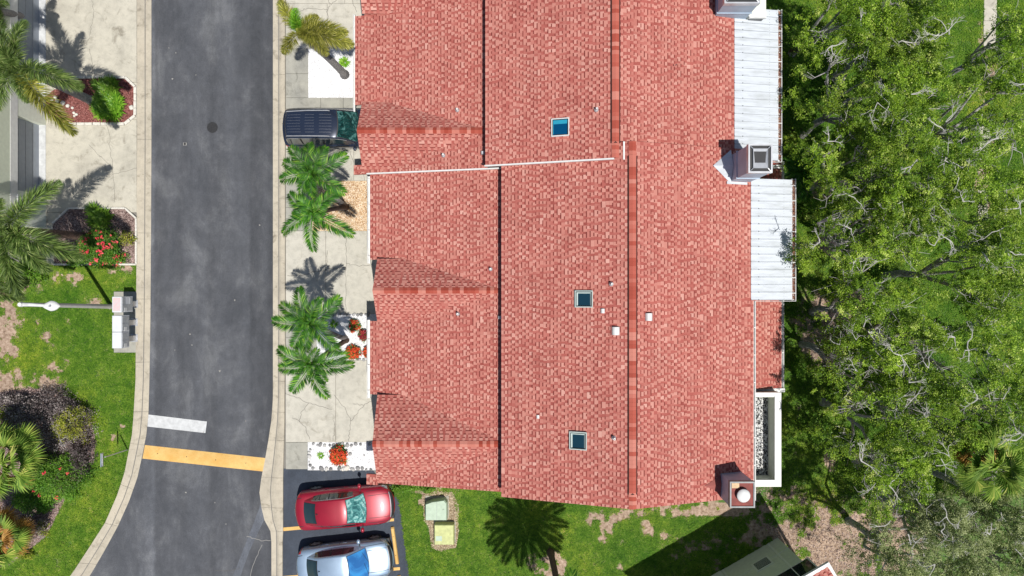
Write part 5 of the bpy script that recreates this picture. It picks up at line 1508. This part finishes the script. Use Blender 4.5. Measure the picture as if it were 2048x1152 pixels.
def palm(label, base, crown, h, kind, fronds, mats, trunk_r, group=None, bark='bark_palm', name='palm_tree', bulge=1.6, tuft=6):
    b = P(*base); c = P(crown[0], crown[1], h)
    root = thing(name, label, 'palm tree', (b.x, b.y, 0), group)
    rr = random.Random(int(base[0]*7+base[1]))
    n = 12; pts = []; rad = []
    for i in range(n+1):
        t = i/n; e = t**1.25
        pts.append(Vector((lerp(b.x, c.x, e)+.03*math.sin(t*5), lerp(b.y, c.y, e), t*(h-.1)-.02))); rad.append(trunk_r*(bulge if i == 0 else lerp(1.18, .78, t)))
    mb = MB(); mb.tube(pts, rad, 12); tr = mb.build('trunk', M[bark], root, smooth=True)
    mb = MB()
    for i in range(3, 26):
        t = i/27; s = t*n; k = min(int(s), n-1); p = pts[k].lerp(pts[k+1], s-k); r0 = lerp(rad[k], rad[k+1], s-k); d = (pts[k+1]-pts[k]).normalized()
        mb.tube([p-d*.012, p+d*.012], [r0*1.035, r0*1.035], 12)
    rg = mb.build('trunk_rings', M[bark], tr); rg['kind'] = 'stuff'
    if kind != 'fan':
        mb = MB(); mb.tube([pts[-1]-Vector((0,0,.35)), pts[-1]+Vector((0,0,.15)), pts[-1]+Vector((0,0,.5))], [trunk_r*.75, trunk_r*.8, .03], 10); mb.build('crownshaft', mats[0], root, smooth=True)
    for i, fr in enumerate(fronds):
        az, ln, pit = fr[:3]; mt = mats[fr[3]] if len(fr) > 3 else mats[0]
        me = frond_mesh(kind, i % 3, mt); o = bpy.data.objects.new('frond', me); S.collection.objects.link(o); o.parent = root
        o.location = (c.x-b.x, c.y-b.y, h-.05); o.rotation_euler = (rr.uniform(-.25,.25), math.radians(-pit), math.radians(az))
        sc = ln/(1.75 if kind != 'fan' else 1.5); o.scale = (sc, lerp(sc, 1, .55), lerp(sc, 1, .55)) if kind != 'fan' else (sc, sc, sc)
    return root
def az_list(center, tips, h, extra=0):
    out = []
    for tp in tips:
        a = P(center[0], center[1], h); b = P(tp[0], tp[1], h-.2); d = b-a
        out.append((math.degrees(math.atan2(d.y, d.x)), math.hypot(d.x, d.y)*1.04, tp[2] if len(tp) > 2 else 0) + ((tp[3],) if len(tp) > 3 else ()))
    return out
FO, FY, FG = M['frond_olive'], M['frond_yel'], M['frond']
palm('foxtail palm with yellowing fronds leaning over the white gravel by the road', (690,150), (600,64), 5.4, 'plume',
     az_list((600,64), [(566,16,0),(636,40,8),(698,90,0),(652,104,-8),(574,106,-5),(640,85,14),(598,28,30,1),(592,70,55),(690,72,4)], 5.4), [FY, M['spiky']], .15)
palm('upper of the two green palms over the tan gravel bed', (689,412), (625,345), 5.0, 'feather',
     az_list((625,345), [(617,292),(689,317),(686,378),(567,361),(572,325),(607,388),(650,300,10),(590,300,12),(660,350,25),(640,330,50),(600,352,45),(630,392,-5)], 5.0), [FG], .10, bark='bark_palm')
palm('lower of the two green palms over the tan gravel bed', (692,415), (627,428), 4.8, 'feather',
     az_list((627,428), [(581,393),(677,386),(701,461),(629,495),(570,461),(600,400,15),(655,410,25),(645,445,40),(612,440,45),(625,405,30),(590,430,5)], 4.8), [FG], .10, bark='bark_brown')
palm('upper of the two green palms beside the white gravel bed with red bushes', (691,677), (620,645), 5.0, 'feather',
     az_list((620,645), [(597,583),(677,602),(676,692),(552,645),(588,690),(566,615,5),(640,600,15),(655,650,25),(630,630,50),(600,650,45),(610,700,-6)], 5.0), [FG], .10)
palm('lower of the two green palms beside the white gravel bed with red bushes', (693,680), (621,730), 4.8, 'feather',
     az_list((621,730), [(561,702),(698,732),(656,788),(590,781),(690,712,5),(564,740,0),(600,690,15),(640,700,25),(630,745,45),(605,735,50),(650,760,5)], 4.8), [FG], .10, bark='bark_brown')
palm('large foxtail palm rising from the red mulch bed with white edging', (186,203), (40,136), 5.4, 'plume',
     az_list((40,136), [(57,58),(160,175),(66,200),(130,248,-14,1),(-6,30),(-60,150),(-50,80),(10,215),(20,80,35),(70,120,50),(5,175,10)], 5.4), [FO, M['frond_dead'] if False else FY], .17)
palm('foxtail palm leaning from the brown mulch bed of the pink flowering bush', (167,473), (12,457), 5.3, 'plume',
     az_list((12,457), [(113,373),(158,507),(100,533),(48,576),(-50,400),(-70,480),(-40,560),(0,530),(40,400,30),(60,460,50)], 5.3), [FO], .16, bark='bark_brown')
palm('foxtail palm at the top left corner, mostly outside the photo', (60,40), (-14,20), 4.6, 'plume',
     az_list((-14,20), [(18,55),(20,10),(-60,60),(-60,-20),(10,-20),(14,36,20)], 4.6), [FO], .15)
palm('foxtail palm showing a few fronds at the left edge above the dirt', (30,575), (-50,560), 5.0, 'plume',
     az_list((-50,560), [(48,560,-6),(40,590,-8),(20,520),(-60,640),(-120,560)], 5.0), [FO], .15)
palm('tall palm south of the red roof, trunk and cast shadow on the lawn', (1101,1104), (1131,1256), 6.1, 'feather',
     [(a, 1.9, random.uniform(-5, 25)) for a in range(0, 360, 20)], [FG], .13, bark='bark_brown')
def fan_palm(label, base, crown, h, n, mats, r, seed, deadk=0):
    rr = random.Random(seed); fr = []
    for i in range(n):
        fr.append((i*360/n*2.6+rr.uniform(-12,12), r*rr.uniform(.85,1.05), rr.uniform(-15, 50), 0))
    for i in range(7): fr.append((rr.uniform(0,360), r*.8, rr.uniform(48, 80), 0))
    if deadk > 8: fr = [(a, b, c - (15 if k % 2 else 0), k % 2) for k, (a, b, c, d) in enumerate(fr)]
    for i in range(deadk): fr.append((rr.uniform(0,360), r*.95, rr.uniform(-45,-20), 1))
    return palm(label, base, crown, h, 'fan', fr, mats, .16, bark='bark_brown', name='fan_palm')
fan_palm('fan palm in the mulch bed left of the green pink flowered bush', (75,905), (4,925), 3.0, 18, [M['frond_fan'], M['frond_dead']], 1.75, 4, 3)
fan_palm('fan palm with orange dying fronds at the bottom left corner', (50,1040), (-12,1082), 2.8, 14, [M['frond_fan'], M['frond_dead']], 1.5, 9, 12)
fan_palm('green fan palm among the oak trees at the right edge', (1890,860), (1988,932), 6.3, 16, [M['frond_fan'], M['frond_dead']], 1.5, 12, 4)
palm('small feathery palm in the shade right of the tall chimney', (1594,345), (1604,350), 1.2, 'feather', [(a+random.uniform(-15,15), 1.15, random.uniform(0,30)) for a in range(0,360,36)], [FG], .05, name='palm_shrub')

# ------------------------------------------------------------------ leafy plants
def leaf_geo(C, size, upb=.5, asp=.5):
    N = len(C); n = RNG.normal(0, 1, (N, 3)); n[:, 2] = np.abs(n[:, 2])+upb; n /= np.linalg.norm(n, axis=1)[:, None]
    a = np.cross(n, RNG.normal(0, 1, (N, 3))); a /= np.linalg.norm(a, axis=1)[:, None]; b = np.cross(n, a)
    s = size*RNG.uniform(.65, 1.25, N)[:, None]; a = a*s*.5; b = b*s*.5*asp
    V = np.stack([C-a, C+b-n*s*.06, C+a, C-b-n*s*.06], 1).reshape(-1, 3)
    return V, np.arange(N*4).reshape(-1, 4)
def bush(label, px, py, rx, ry, h, mat, leaf=.09, n=2600, flowers=None, nf=40, fsize=.07, cat='bush', name='flowering_bush', tones=(0.5,.2), stems=8, fgroup=None, hb=.05, clump=90, extra=None):
    c = P(px, py, h*.6); wx = rx*(CAM_H-h*.6)/F; wy = ry*(CAM_H-h*.6)/F; root = thing(name, label, cat, (c.x, c.y, 0), fgroup)
    rr = random.Random(int(px*3+py)); ph = [rr.uniform(0,6.28) for _ in range(4)]
    def lump(t): return 1+.10*math.sin(3*t+ph[0])+.07*math.sin(5*t+ph[1])+.05*math.sin(9*t+ph[2])
    C = []; T = []
    for k in range(clump):
        t = rr.uniform(0, 6.283); r = math.sqrt(rr.random())*lump(t)*.95; z = hb+(h-hb)*math.sqrt(max(.02, 1-min(r,.99)**2.2))*rr.uniform(.72, 1.0)
        if rr.random() < .25: z *= rr.uniform(.3,.8)
        cc = np.array([c.x+wx*r*math.cos(t), c.y+wy*r*math.sin(t), z]); m = n//clump
        C.append(cc+RNG.normal(0, 1, (m,3))*np.array([wx*.10+.02, wy*.10+.02, .06])); T.append(np.clip(rr.gauss(tones[0], tones[1])+RNG.normal(0,.13,m), 0, 1))
    C = np.concatenate(C); C[:,2] = np.maximum(C[:,2], .03); V, Fq = leaf_geo(C, leaf); mesh_np('foliage', V, Fq, np.concatenate(T), mat, root)
    mb = MB()
    for i in range(stems):
        t = rr.uniform(0,6.28); mb.tube([(c.x,c.y,0),(c.x+wx*.3*math.cos(t),c.y+wy*.3*math.sin(t),h*.4),(c.x+wx*.75*math.cos(t),c.y+wy*.75*math.sin(t),h*.72)], [.03,.02,.008], 5)
    mb.build('stem', M['bark_brown'], root)
    if flowers:
        C = []; T = []
        for i in range(nf):
            t = rr.uniform(0, 6.283); r = math.sqrt(rr.random())*lump(t)*.97
            z = hb+(h-hb)*math.sqrt(max(.02, 1-min(r,.99)**2.2))*1.03+.02
            m = 7; C.append(np.array([c.x+wx*r*math.cos(t), c.y+wy*r*math.sin(t), z])+RNG.normal(0,1,(m,3))*fsize*.42*np.array([1,1,.5])); T.append(np.clip(rr.gauss(.5,.2)+RNG.normal(0,.12,m),0,1))
        V, Fq = leaf_geo(np.concatenate(C), fsize, 1.2, .8); f = mesh_np('flowers', V, Fq, np.concatenate(T), flowers, root); f['kind'] = 'stuff'
    return root
bush('round red flowering bush alone in the stone bordered bed nearest the red car', 676, 912, 18, 19, .55, M['leaf_bush'], .06, 1500, M['petal_red'], 120, .075)
bush('orange red and green bush, upper left in the white gravel bed', 708, 652, 12, 13, .45, M['leaf_bush'], .055, 900, M['petal_red'], 34, .065)
bush('dark maroon flowered bush tucked at the house edge of the white gravel bed', 727, 671, 10, 11, .4, M['leaf_bush'], .05, 500, M['petal_dark'], 60, .065)
bush('orange red bush at the lower edge of the white gravel bed', 706, 705, 15, 14, .45, M['leaf_bush'], .055, 1000, M['petal_red'], 70, .07)
bush('bright red bush half hidden by the gutter of the white gravel bed', 735, 704, 8, 11, .4, M['leaf_bush'], .055, 500, M['petal_red'], 60, .07)
bush('large green bush covered in pink flowers in the brown mulch bed', 196, 497, 44, 40, 1.05, M['leaf_bush'], .085, 8500, M['petal_pink'], 50, .09, clump=160, tones=(.5,.2))
bush('part of the green hedge plant reaching left toward the lawn in the brown mulch bed', 150, 520, 20, 14, .6, M['leaf_bush'], .085, 1200, M['petal_pink'], 6, .10, clump=60)
bush('yellow green thin shrub right of the pink flowered bush', 254, 477, 15, 17, .55, M['leaf_yellow'], .075, 520, None, clump=40, name='shrub', cat='shrub')
bush('broad green bush with a few pink flowers in the lower left mulch bed', 104, 955, 64, 48, 1.3, M['leaf_bush'], .08, 11000, M['petal_pink'], 7, .09, clump=260, tones=(.62,.2))
bush('purple grey leaved bush with yellow patches at the top of the lower left bed', 84, 845, 88, 58, 1.5, M['leaf_purple'], .075, 15000, None, 0, .09, clump=300, tones=(.45,.26), name='shrub', cat='shrub')
bush('yellow green shrub against the purple grey bush', 138, 852, 32, 38, 1.62, M['leaf_yellow'], .07, 3600, None, clump=90, name='shrub', cat='shrub', tones=(.62,.2))
bush('yellow topped low shrub behind the fan palm', 14, 850, 34, 40, 1.45, M['leaf_yellow'], .075, 2400, None, clump=60, name='shrub', cat='shrub', tones=(.35,.25))
bush('dark maroon leaved shrub on the right rim of the lower left bed', 158, 912, 24, 42, .9, M['leaf_purple'], .08, 2200, None, clump=80, name='shrub', cat='shrub', tones=(.2,.15))
bush('grey twiggy shrub with yellow tips near the bottom of the mulch bed', 62, 1058, 30, 24, .7, M['leaf_purple'], .07, 2400, None, clump=40, name='shrub', cat='shrub', tones=(.75,.2))
bush('small yellow green shrub lowest in the mulch bed', 48, 1108, 20, 12, .5, M['leaf_yellow'], .075, 700, None, clump=34, name='shrub', cat='shrub')
bush('yellow tipped small shrub beside the grey twiggy one', 85, 1055, 14, 16, .55, M['leaf_yellow'], .07, 380, None, clump=24, name='shrub', cat='shrub')
bush('purple grey shrub at the left edge above the fan palm', 14, 815, 40, 26, 1.1, M['leaf_purple'], .075, 5000, None, clump=120, name='shrub', cat='shrub', tones=(.5,.25))
bush('leafy green bush between the two left edge fan palms', 60, 1002, 40, 26, 1.0, M['leaf_bush'], .08, 4200, None, clump=120, name='shrub', cat='shrub', tones=(.55,.2))
bush('leafy green bush under the left edge palm beside the dirt patch', 48, 545, 34, 26, 1.0, M['leaf_lime'], .10, 2200, None, clump=80, name='shrub', cat='shrub')
bush('low green hedge plant at the front corner of the red roofed house', 806, 975, 30, 8, .5, M['leaf_lime'], .09, 1300, None, clump=50, name='shrub', cat='shrub')
bush('low green hedge plant between the red car and the utility boxes', 852, 978, 16, 6, .4, M['leaf_lime'], .08, 500, None, clump=30, name='shrub', cat='shrub')
def spiky(label, px, py, r, h, n, mat, name='spiky_plant', w=.03, core=.35):
    c = P(px, py, h*.5); root = thing(name, label, 'plant', (c.x, c.y, 0)); V = []; Fq = []; T = []; R_ = r*(CAM_H-h*.5)/F
    for i in range(n):
        if i % 40 == 0: ca = U(0, 6.283); cr2 = math.sqrt(random.random())*R_*.62; ctr = (c.x+cr2*math.cos(ca), c.y+cr2*math.sin(ca)); ctn = U(-.15, .2)
        a = U(0, 6.283); rr_ = math.sqrt(random.random())*min(.07, R_*.4); el = U(.35, 1.2); L = U(.6, 1.1)*min(.42, R_*.8)
        b0 = np.array([ctr[0]+rr_*math.cos(a), ctr[1]+rr_*math.sin(a), 0]); a2 = a+U(-.5,.5); d = np.array([math.cos(a2)*math.cos(el), math.sin(a2)*math.cos(el), math.sin(el)])
        s = np.array([-math.sin(a2), math.cos(a2), 0])*w; m = b0+d*L*.55+np.array([0,0,h*.35]); t = b0+d*L+np.array([math.cos(a2)*.1, math.sin(a2)*.1, h*.25])
        k = len(V); V.extend([b0+np.array([0,0,.05]), m-s, t, m+s]); Fq.append((k,k+1,k+2,k+3)); T.append(np.clip(random.gauss(.55,.2)+ctn,0,1))
    o = mesh_np('leaves', np.array(V), np.array(Fq), T, mat, root); return root
spiky('bright green spiky clump beside the foxtail palm trunk in the red mulch bed', 214, 212, 36, .55, 1800, M['spiky'])
spiky('darker green spiky clump above the bright one in the red mulch bed', 212, 172, 26, .5, 420, M['leaf_lime'], core=.4)
spiky('dark green spiky plant at the top of the brown mulch bed', 200, 432, 26, .5, 520, M['leaf_lime'], core=.4)
spiky('small yellow green rosette plant by the trunk on the white gravel', 683, 123, 12, .5, 60, M['spiky'], core=.2, w=.045)
spiky('tiny green sprout left of the red bush in the stone bordered bed', 641, 910, 6, .2, 40, M['spiky'], core=.15, w=.02)
spiky('small green tuft on the white gravel right of the upper palm trunk', 664, 647, 8, .25, 40, M['spiky'], core=.2, w=.025)
# dead twigs poking out of the purple bush
def twigs(root, c, n, L, mat, r0=.02, spread=.9, seed=0, name='twigs', lift=.5):
    rr = random.Random(seed); mb = MB()
    def br(p, d, L, r, dep):
        q = p + d*L; mb.tube([p, (p+q)/2+Vector((rr.gauss(0,.06)*L, rr.gauss(0,.06)*L, rr.gauss(0,.05)*L)), q], [r, r*.8, r*.6], 4, cap=False)
        if dep > 0:
            for _ in range(rr.choice((2,3))):
                nd = (d + Vector((rr.gauss(0,.55), rr.gauss(0,.55), rr.gauss(0,.3)))).normalized(); br(q, nd, L*rr.uniform(.5,.75), r*.55, dep-1)
    for i in range(n):
        t = rr.uniform(0,6.28); d = Vector((math.cos(t)*spread, math.sin(t)*spread, lift*rr.uniform(.4,1.2))).normalized(); br(c, d, L*rr.uniform(.7,1.1), r0, 3)
    return mb.build(name, mat, root)
pr_ = None
for o_ in S.objects:
    if o_.get('label', '').startswith('purple grey leaved'): pr_ = o_
twigs(pr_, P(120,880,1.25), 5, .30, M['bark_oak'], .012, .9, 3); twigs(pr_, P(60,845,1.3), 5, .30, M['bark_oak'], .012, .9, 5)

# ------------------------------------------------------------------ broadleaf trees
def tree(label, px, py, R, h, mat, seed, base=None, dens=1.25, leaf=.085, dead=3, gap=-.12, group='oak trees right of the house', name='oak_tree', tone=(.44,.24), open_=0.0, per=62):
    rr = random.Random(seed); c = P(px, py, h-1.0)
    bx, by = (P(*base).x, P(*base).y) if base else (c.x+rr.uniform(-.5,.5), c.y+rr.uniform(-.5,.5))
    root = thing(name, label, 'tree', (bx, by, 0), group); ph = [rr.uniform(0,6.28) for _ in range(4)]
    def lump(t): return 1+.16*math.sin(2*t+ph[0])+.11*math.sin(3*t+ph[1])+.08*math.sin(5*t+ph[2])+.05*math.sin(9*t+ph[3])
    CL = []; n = int(95*R*R*dens)
    for k in range(n):
        t = rr.uniform(0, 6.283); q = math.sqrt(rr.random()); r = q*R*lump(t)
        x = c.x+r*math.cos(t); y = c.y+r*math.sin(t)
        nz = mnoise.fractal(Vector((x*.9, y*.9, seed*.0+2.2)), 1.0, 2.0, 3)
        if nz < gap - .25*rr.random() + .12*(q > .85): continue
        dome = (h-2.3)+2.1*math.sqrt(max(0, 1-q**2.3))
        nb = mnoise.noise(Vector((x*1.25, y*1.25, 7.7)))
        z = dome*1.0 + nb*1.5 - (rr.random()**2)*1.9
        CL.append((x, y, z, nz))
    C = []; T = []
    for (x, y, z, nz) in CL:
        m = per; s = rr.uniform(.06, .15)
        # leafy twigs: leaves strung along a few short sprays
        a = rr.uniform(0, 6.28); el = rr.uniform(-.1, .7); d = np.array([math.cos(a)*math.cos(el), math.sin(a)*math.cos(el), math.sin(el)])
        u = RNG.uniform(-1, 1, m)[:, None]; C.append(np.array([x, y, z])+d*u*s*1.9+RNG.normal(0, s*.52, (m, 3))*np.array([1,1,.6]))
        T.append(np.clip(rr.gauss(tone[0], tone[1]*.8)+RNG.normal(0, .13, m)+.12*nz, 0, 1))
    V, Fq = leaf_geo(np.concatenate(C), leaf, .55, .62)
    cr_ = mesh_np('crown', V, Fq, np.concatenate(T), mat, root)
    # trunk and limbs
    B = Vector((bx, by, -.05)); top = Vector((lerp(bx, c.x, .4), lerp(by, c.y, .4), (h-2.3)*.42)); mb = MB()
    r0 = .08+.036*R; mid = B.lerp(top, .5)+Vector((rr.uniform(-.12,.12), rr.uniform(-.12,.12), 0))
    mb.tube([B, B+Vector((0,0,.15)), mid, top], [r0*1.5, r0*1.1, r0*.95, r0*.85], 10); mb.build('trunk', M['bark_oak'], root, smooth=True)
    nl = rr.choice((5,6,7)); cs = [Vector(q[:3]) for q in CL]
    for i in range(nl):
        t = 6.283*i/nl+rr.uniform(-.3,.3); rad = R*rr.uniform(.45,.72); mb = MB()
        e = Vector((c.x+rad*math.cos(t), c.y+rad*math.sin(t), h-1.7+rr.uniform(-.3,.35)))
        m1 = top.lerp(e, .35)+Vector((rr.gauss(0,.15), rr.gauss(0,.15), .15)); m2 = top.lerp(e, .7)+Vector((rr.gauss(0,.18), rr.gauss(0,.18), .35))
        rl = r0*rr.uniform(.42,.6); mb.tube([top, m1, m2, e], [rl, rl*.8, rl*.55, rl*.3], 7)
        near = sorted(cs, key=lambda q: (q-e).length)[:26]; rr.shuffle(near)
        for q in near[:6]:
            s = (m2 if rr.random() < .4 else e); w = s.lerp(q, .5)+Vector((rr.gauss(0,.10), rr.gauss(0,.10), rr.gauss(0,.06)))
            mb.tube([s, w, q+Vector((0,0,.06))], [rl*.28, rl*.18, .010], 4, cap=False)
            for _ in range(2):
                d = Vector((rr.gauss(0,.3), rr.gauss(0,.3), rr.uniform(0,.2))); mb.tube([w, w+d*.6, q+d], [rl*.13, .010, .006], 3, cap=False)
        mb.build('branch', M['bark_oak'], root)
    if dead and cs:
        for i in range(dead):
            q = rr.choice(cs); zt = h-.25+rr.uniform(-.45,.1); twigs(root, Vector((q.x, q.y, zt-.1)), rr.choice((1,2,3)), rr.uniform(.16,.42), M['bark_twig'], rr.uniform(.011,.024), 1.0, seed*31+i, 'dead_branch', .18)
    return root
LO, LP_, LL = M['leaf_oak'], M['leaf_pale'], M['leaf_lime']
TREES = [
 (1725,10,2.1,7.4,LO,'oak crown at the top edge nearest the upper white metal roof'),
 (1835,35,1.75,7.4,LO,'oak crown at the top edge left of the sunny grass gap'),
 (1748,165,2.2,7.6,LO,'dense oak beside the middle of the upper white metal roof'),
 (1850,140,1.55,7.2,LO,'small oak crown left of the paved path end'),
 (2062,70,1.45,6.8,LO,'oak crown at the top right corner right of the path'),
 (2015,215,2.1,7.6,LO,'oak crown below the paved path at the right edge'),
 (1718,335,1.85,7.4,LO,'oak level with the tall pale chimney, nearest the house'),
 (1830,320,2.15,8.0,LO,'oak with many bare grey twigs, second from the tall chimney'),
 (1965,390,2.3,7.8,LO,'oak at the right edge level with the tall chimney'),
 (1744,470,2.0,7.5,LO,'oak beside the lower white metal roof, just above the dirt patch'),
 (1812,455,1.6,7.4,LO,'small oak crown above and left of the round grass clearing'),
 (1985,545,2.1,7.8,LO,'oak immediately right of the round grass clearing'),
 (1748,612,1.8,7.4,LO,'oak immediately left of the round grass clearing'),
 (1730,735,1.6,7.0,LO,'oak level with the narrow shingled rear roof'),
 (1835,700,2.0,7.8,LO,'oak just below the round grass clearing'),
 (1965,715,2.4,8.0,LO,'large oak at the right edge below the clearing'),
 (1778,865,2.25,7.5,LO,'big oak level with the white walled balcony'),
 (1885,845,1.7,7.4,LO,'oak left of the green fan palm'),
 (2060,835,1.6,7.6,LO,'oak above right of the green fan palm at the edge'),
 (1800,960,1.5,7.0,LO,'lowest dark green oak crown bordering the leaf littered dirt'),
 (1925,1085,2.2,7.0,LP_,'pale grey green tree with bare twigs at the bottom right'),
 (2055,1030,1.9,7.0,LP_,'pale grey green tree at the right edge below the fan palm'),
 (1835,1135,2.0,7.2,LP_,'small pale tree at the bottom edge right of the olive building'),
 (2080,1160,1.7,6.8,LP_,'pale tree in the bottom right corner')]
for i, (px, py, R, h, mt, lb) in enumerate(TREES):
    pale = mt is LP_
    tree(lb, px, py, R, h, mt, 40+i, dead=(10 if pale else 5 + (6 if 'twigs' in lb else 0)), dens=(1.7 if pale else 1.4), gap=(-.22 if pale else -.02), leaf=(.058 if pale else .066),
         name='pale_tree' if pale else 'oak_tree', group='pale trees at the bottom right' if pale else 'oak trees right of the house')
# sunny low growth along the rear of the house
for (px, py, rx, ry, h, lb) in ((1601,85,16,40,2.2,'bright lime shrub in the sun right of the upper white roof top'),(1603,165,14,24,2.0,'lime shrub just below the topmost one beside the upper white roof'),
     (1606,250,14,20,2.0,'lime shrub level with the upper chimney at the tree line'),(1628,420,16,22,2.2,'lime shrub beside the lower white roof near the leaf litter'),
     (1690,760,14,26,2.0,'lime shrub level with the narrow shingled rear roof'),(1600,735,10,18,1.2,'small lime shrub in shade beside the narrow rear roof'),
     (1640,860,20,26,2.2,'lime shrub right of the white walled balcony')):
    bush(lb, px, py, rx, ry, h, LL, .085, 1500, None, clump=60, name='shrub', cat='shrub', hb=.4)
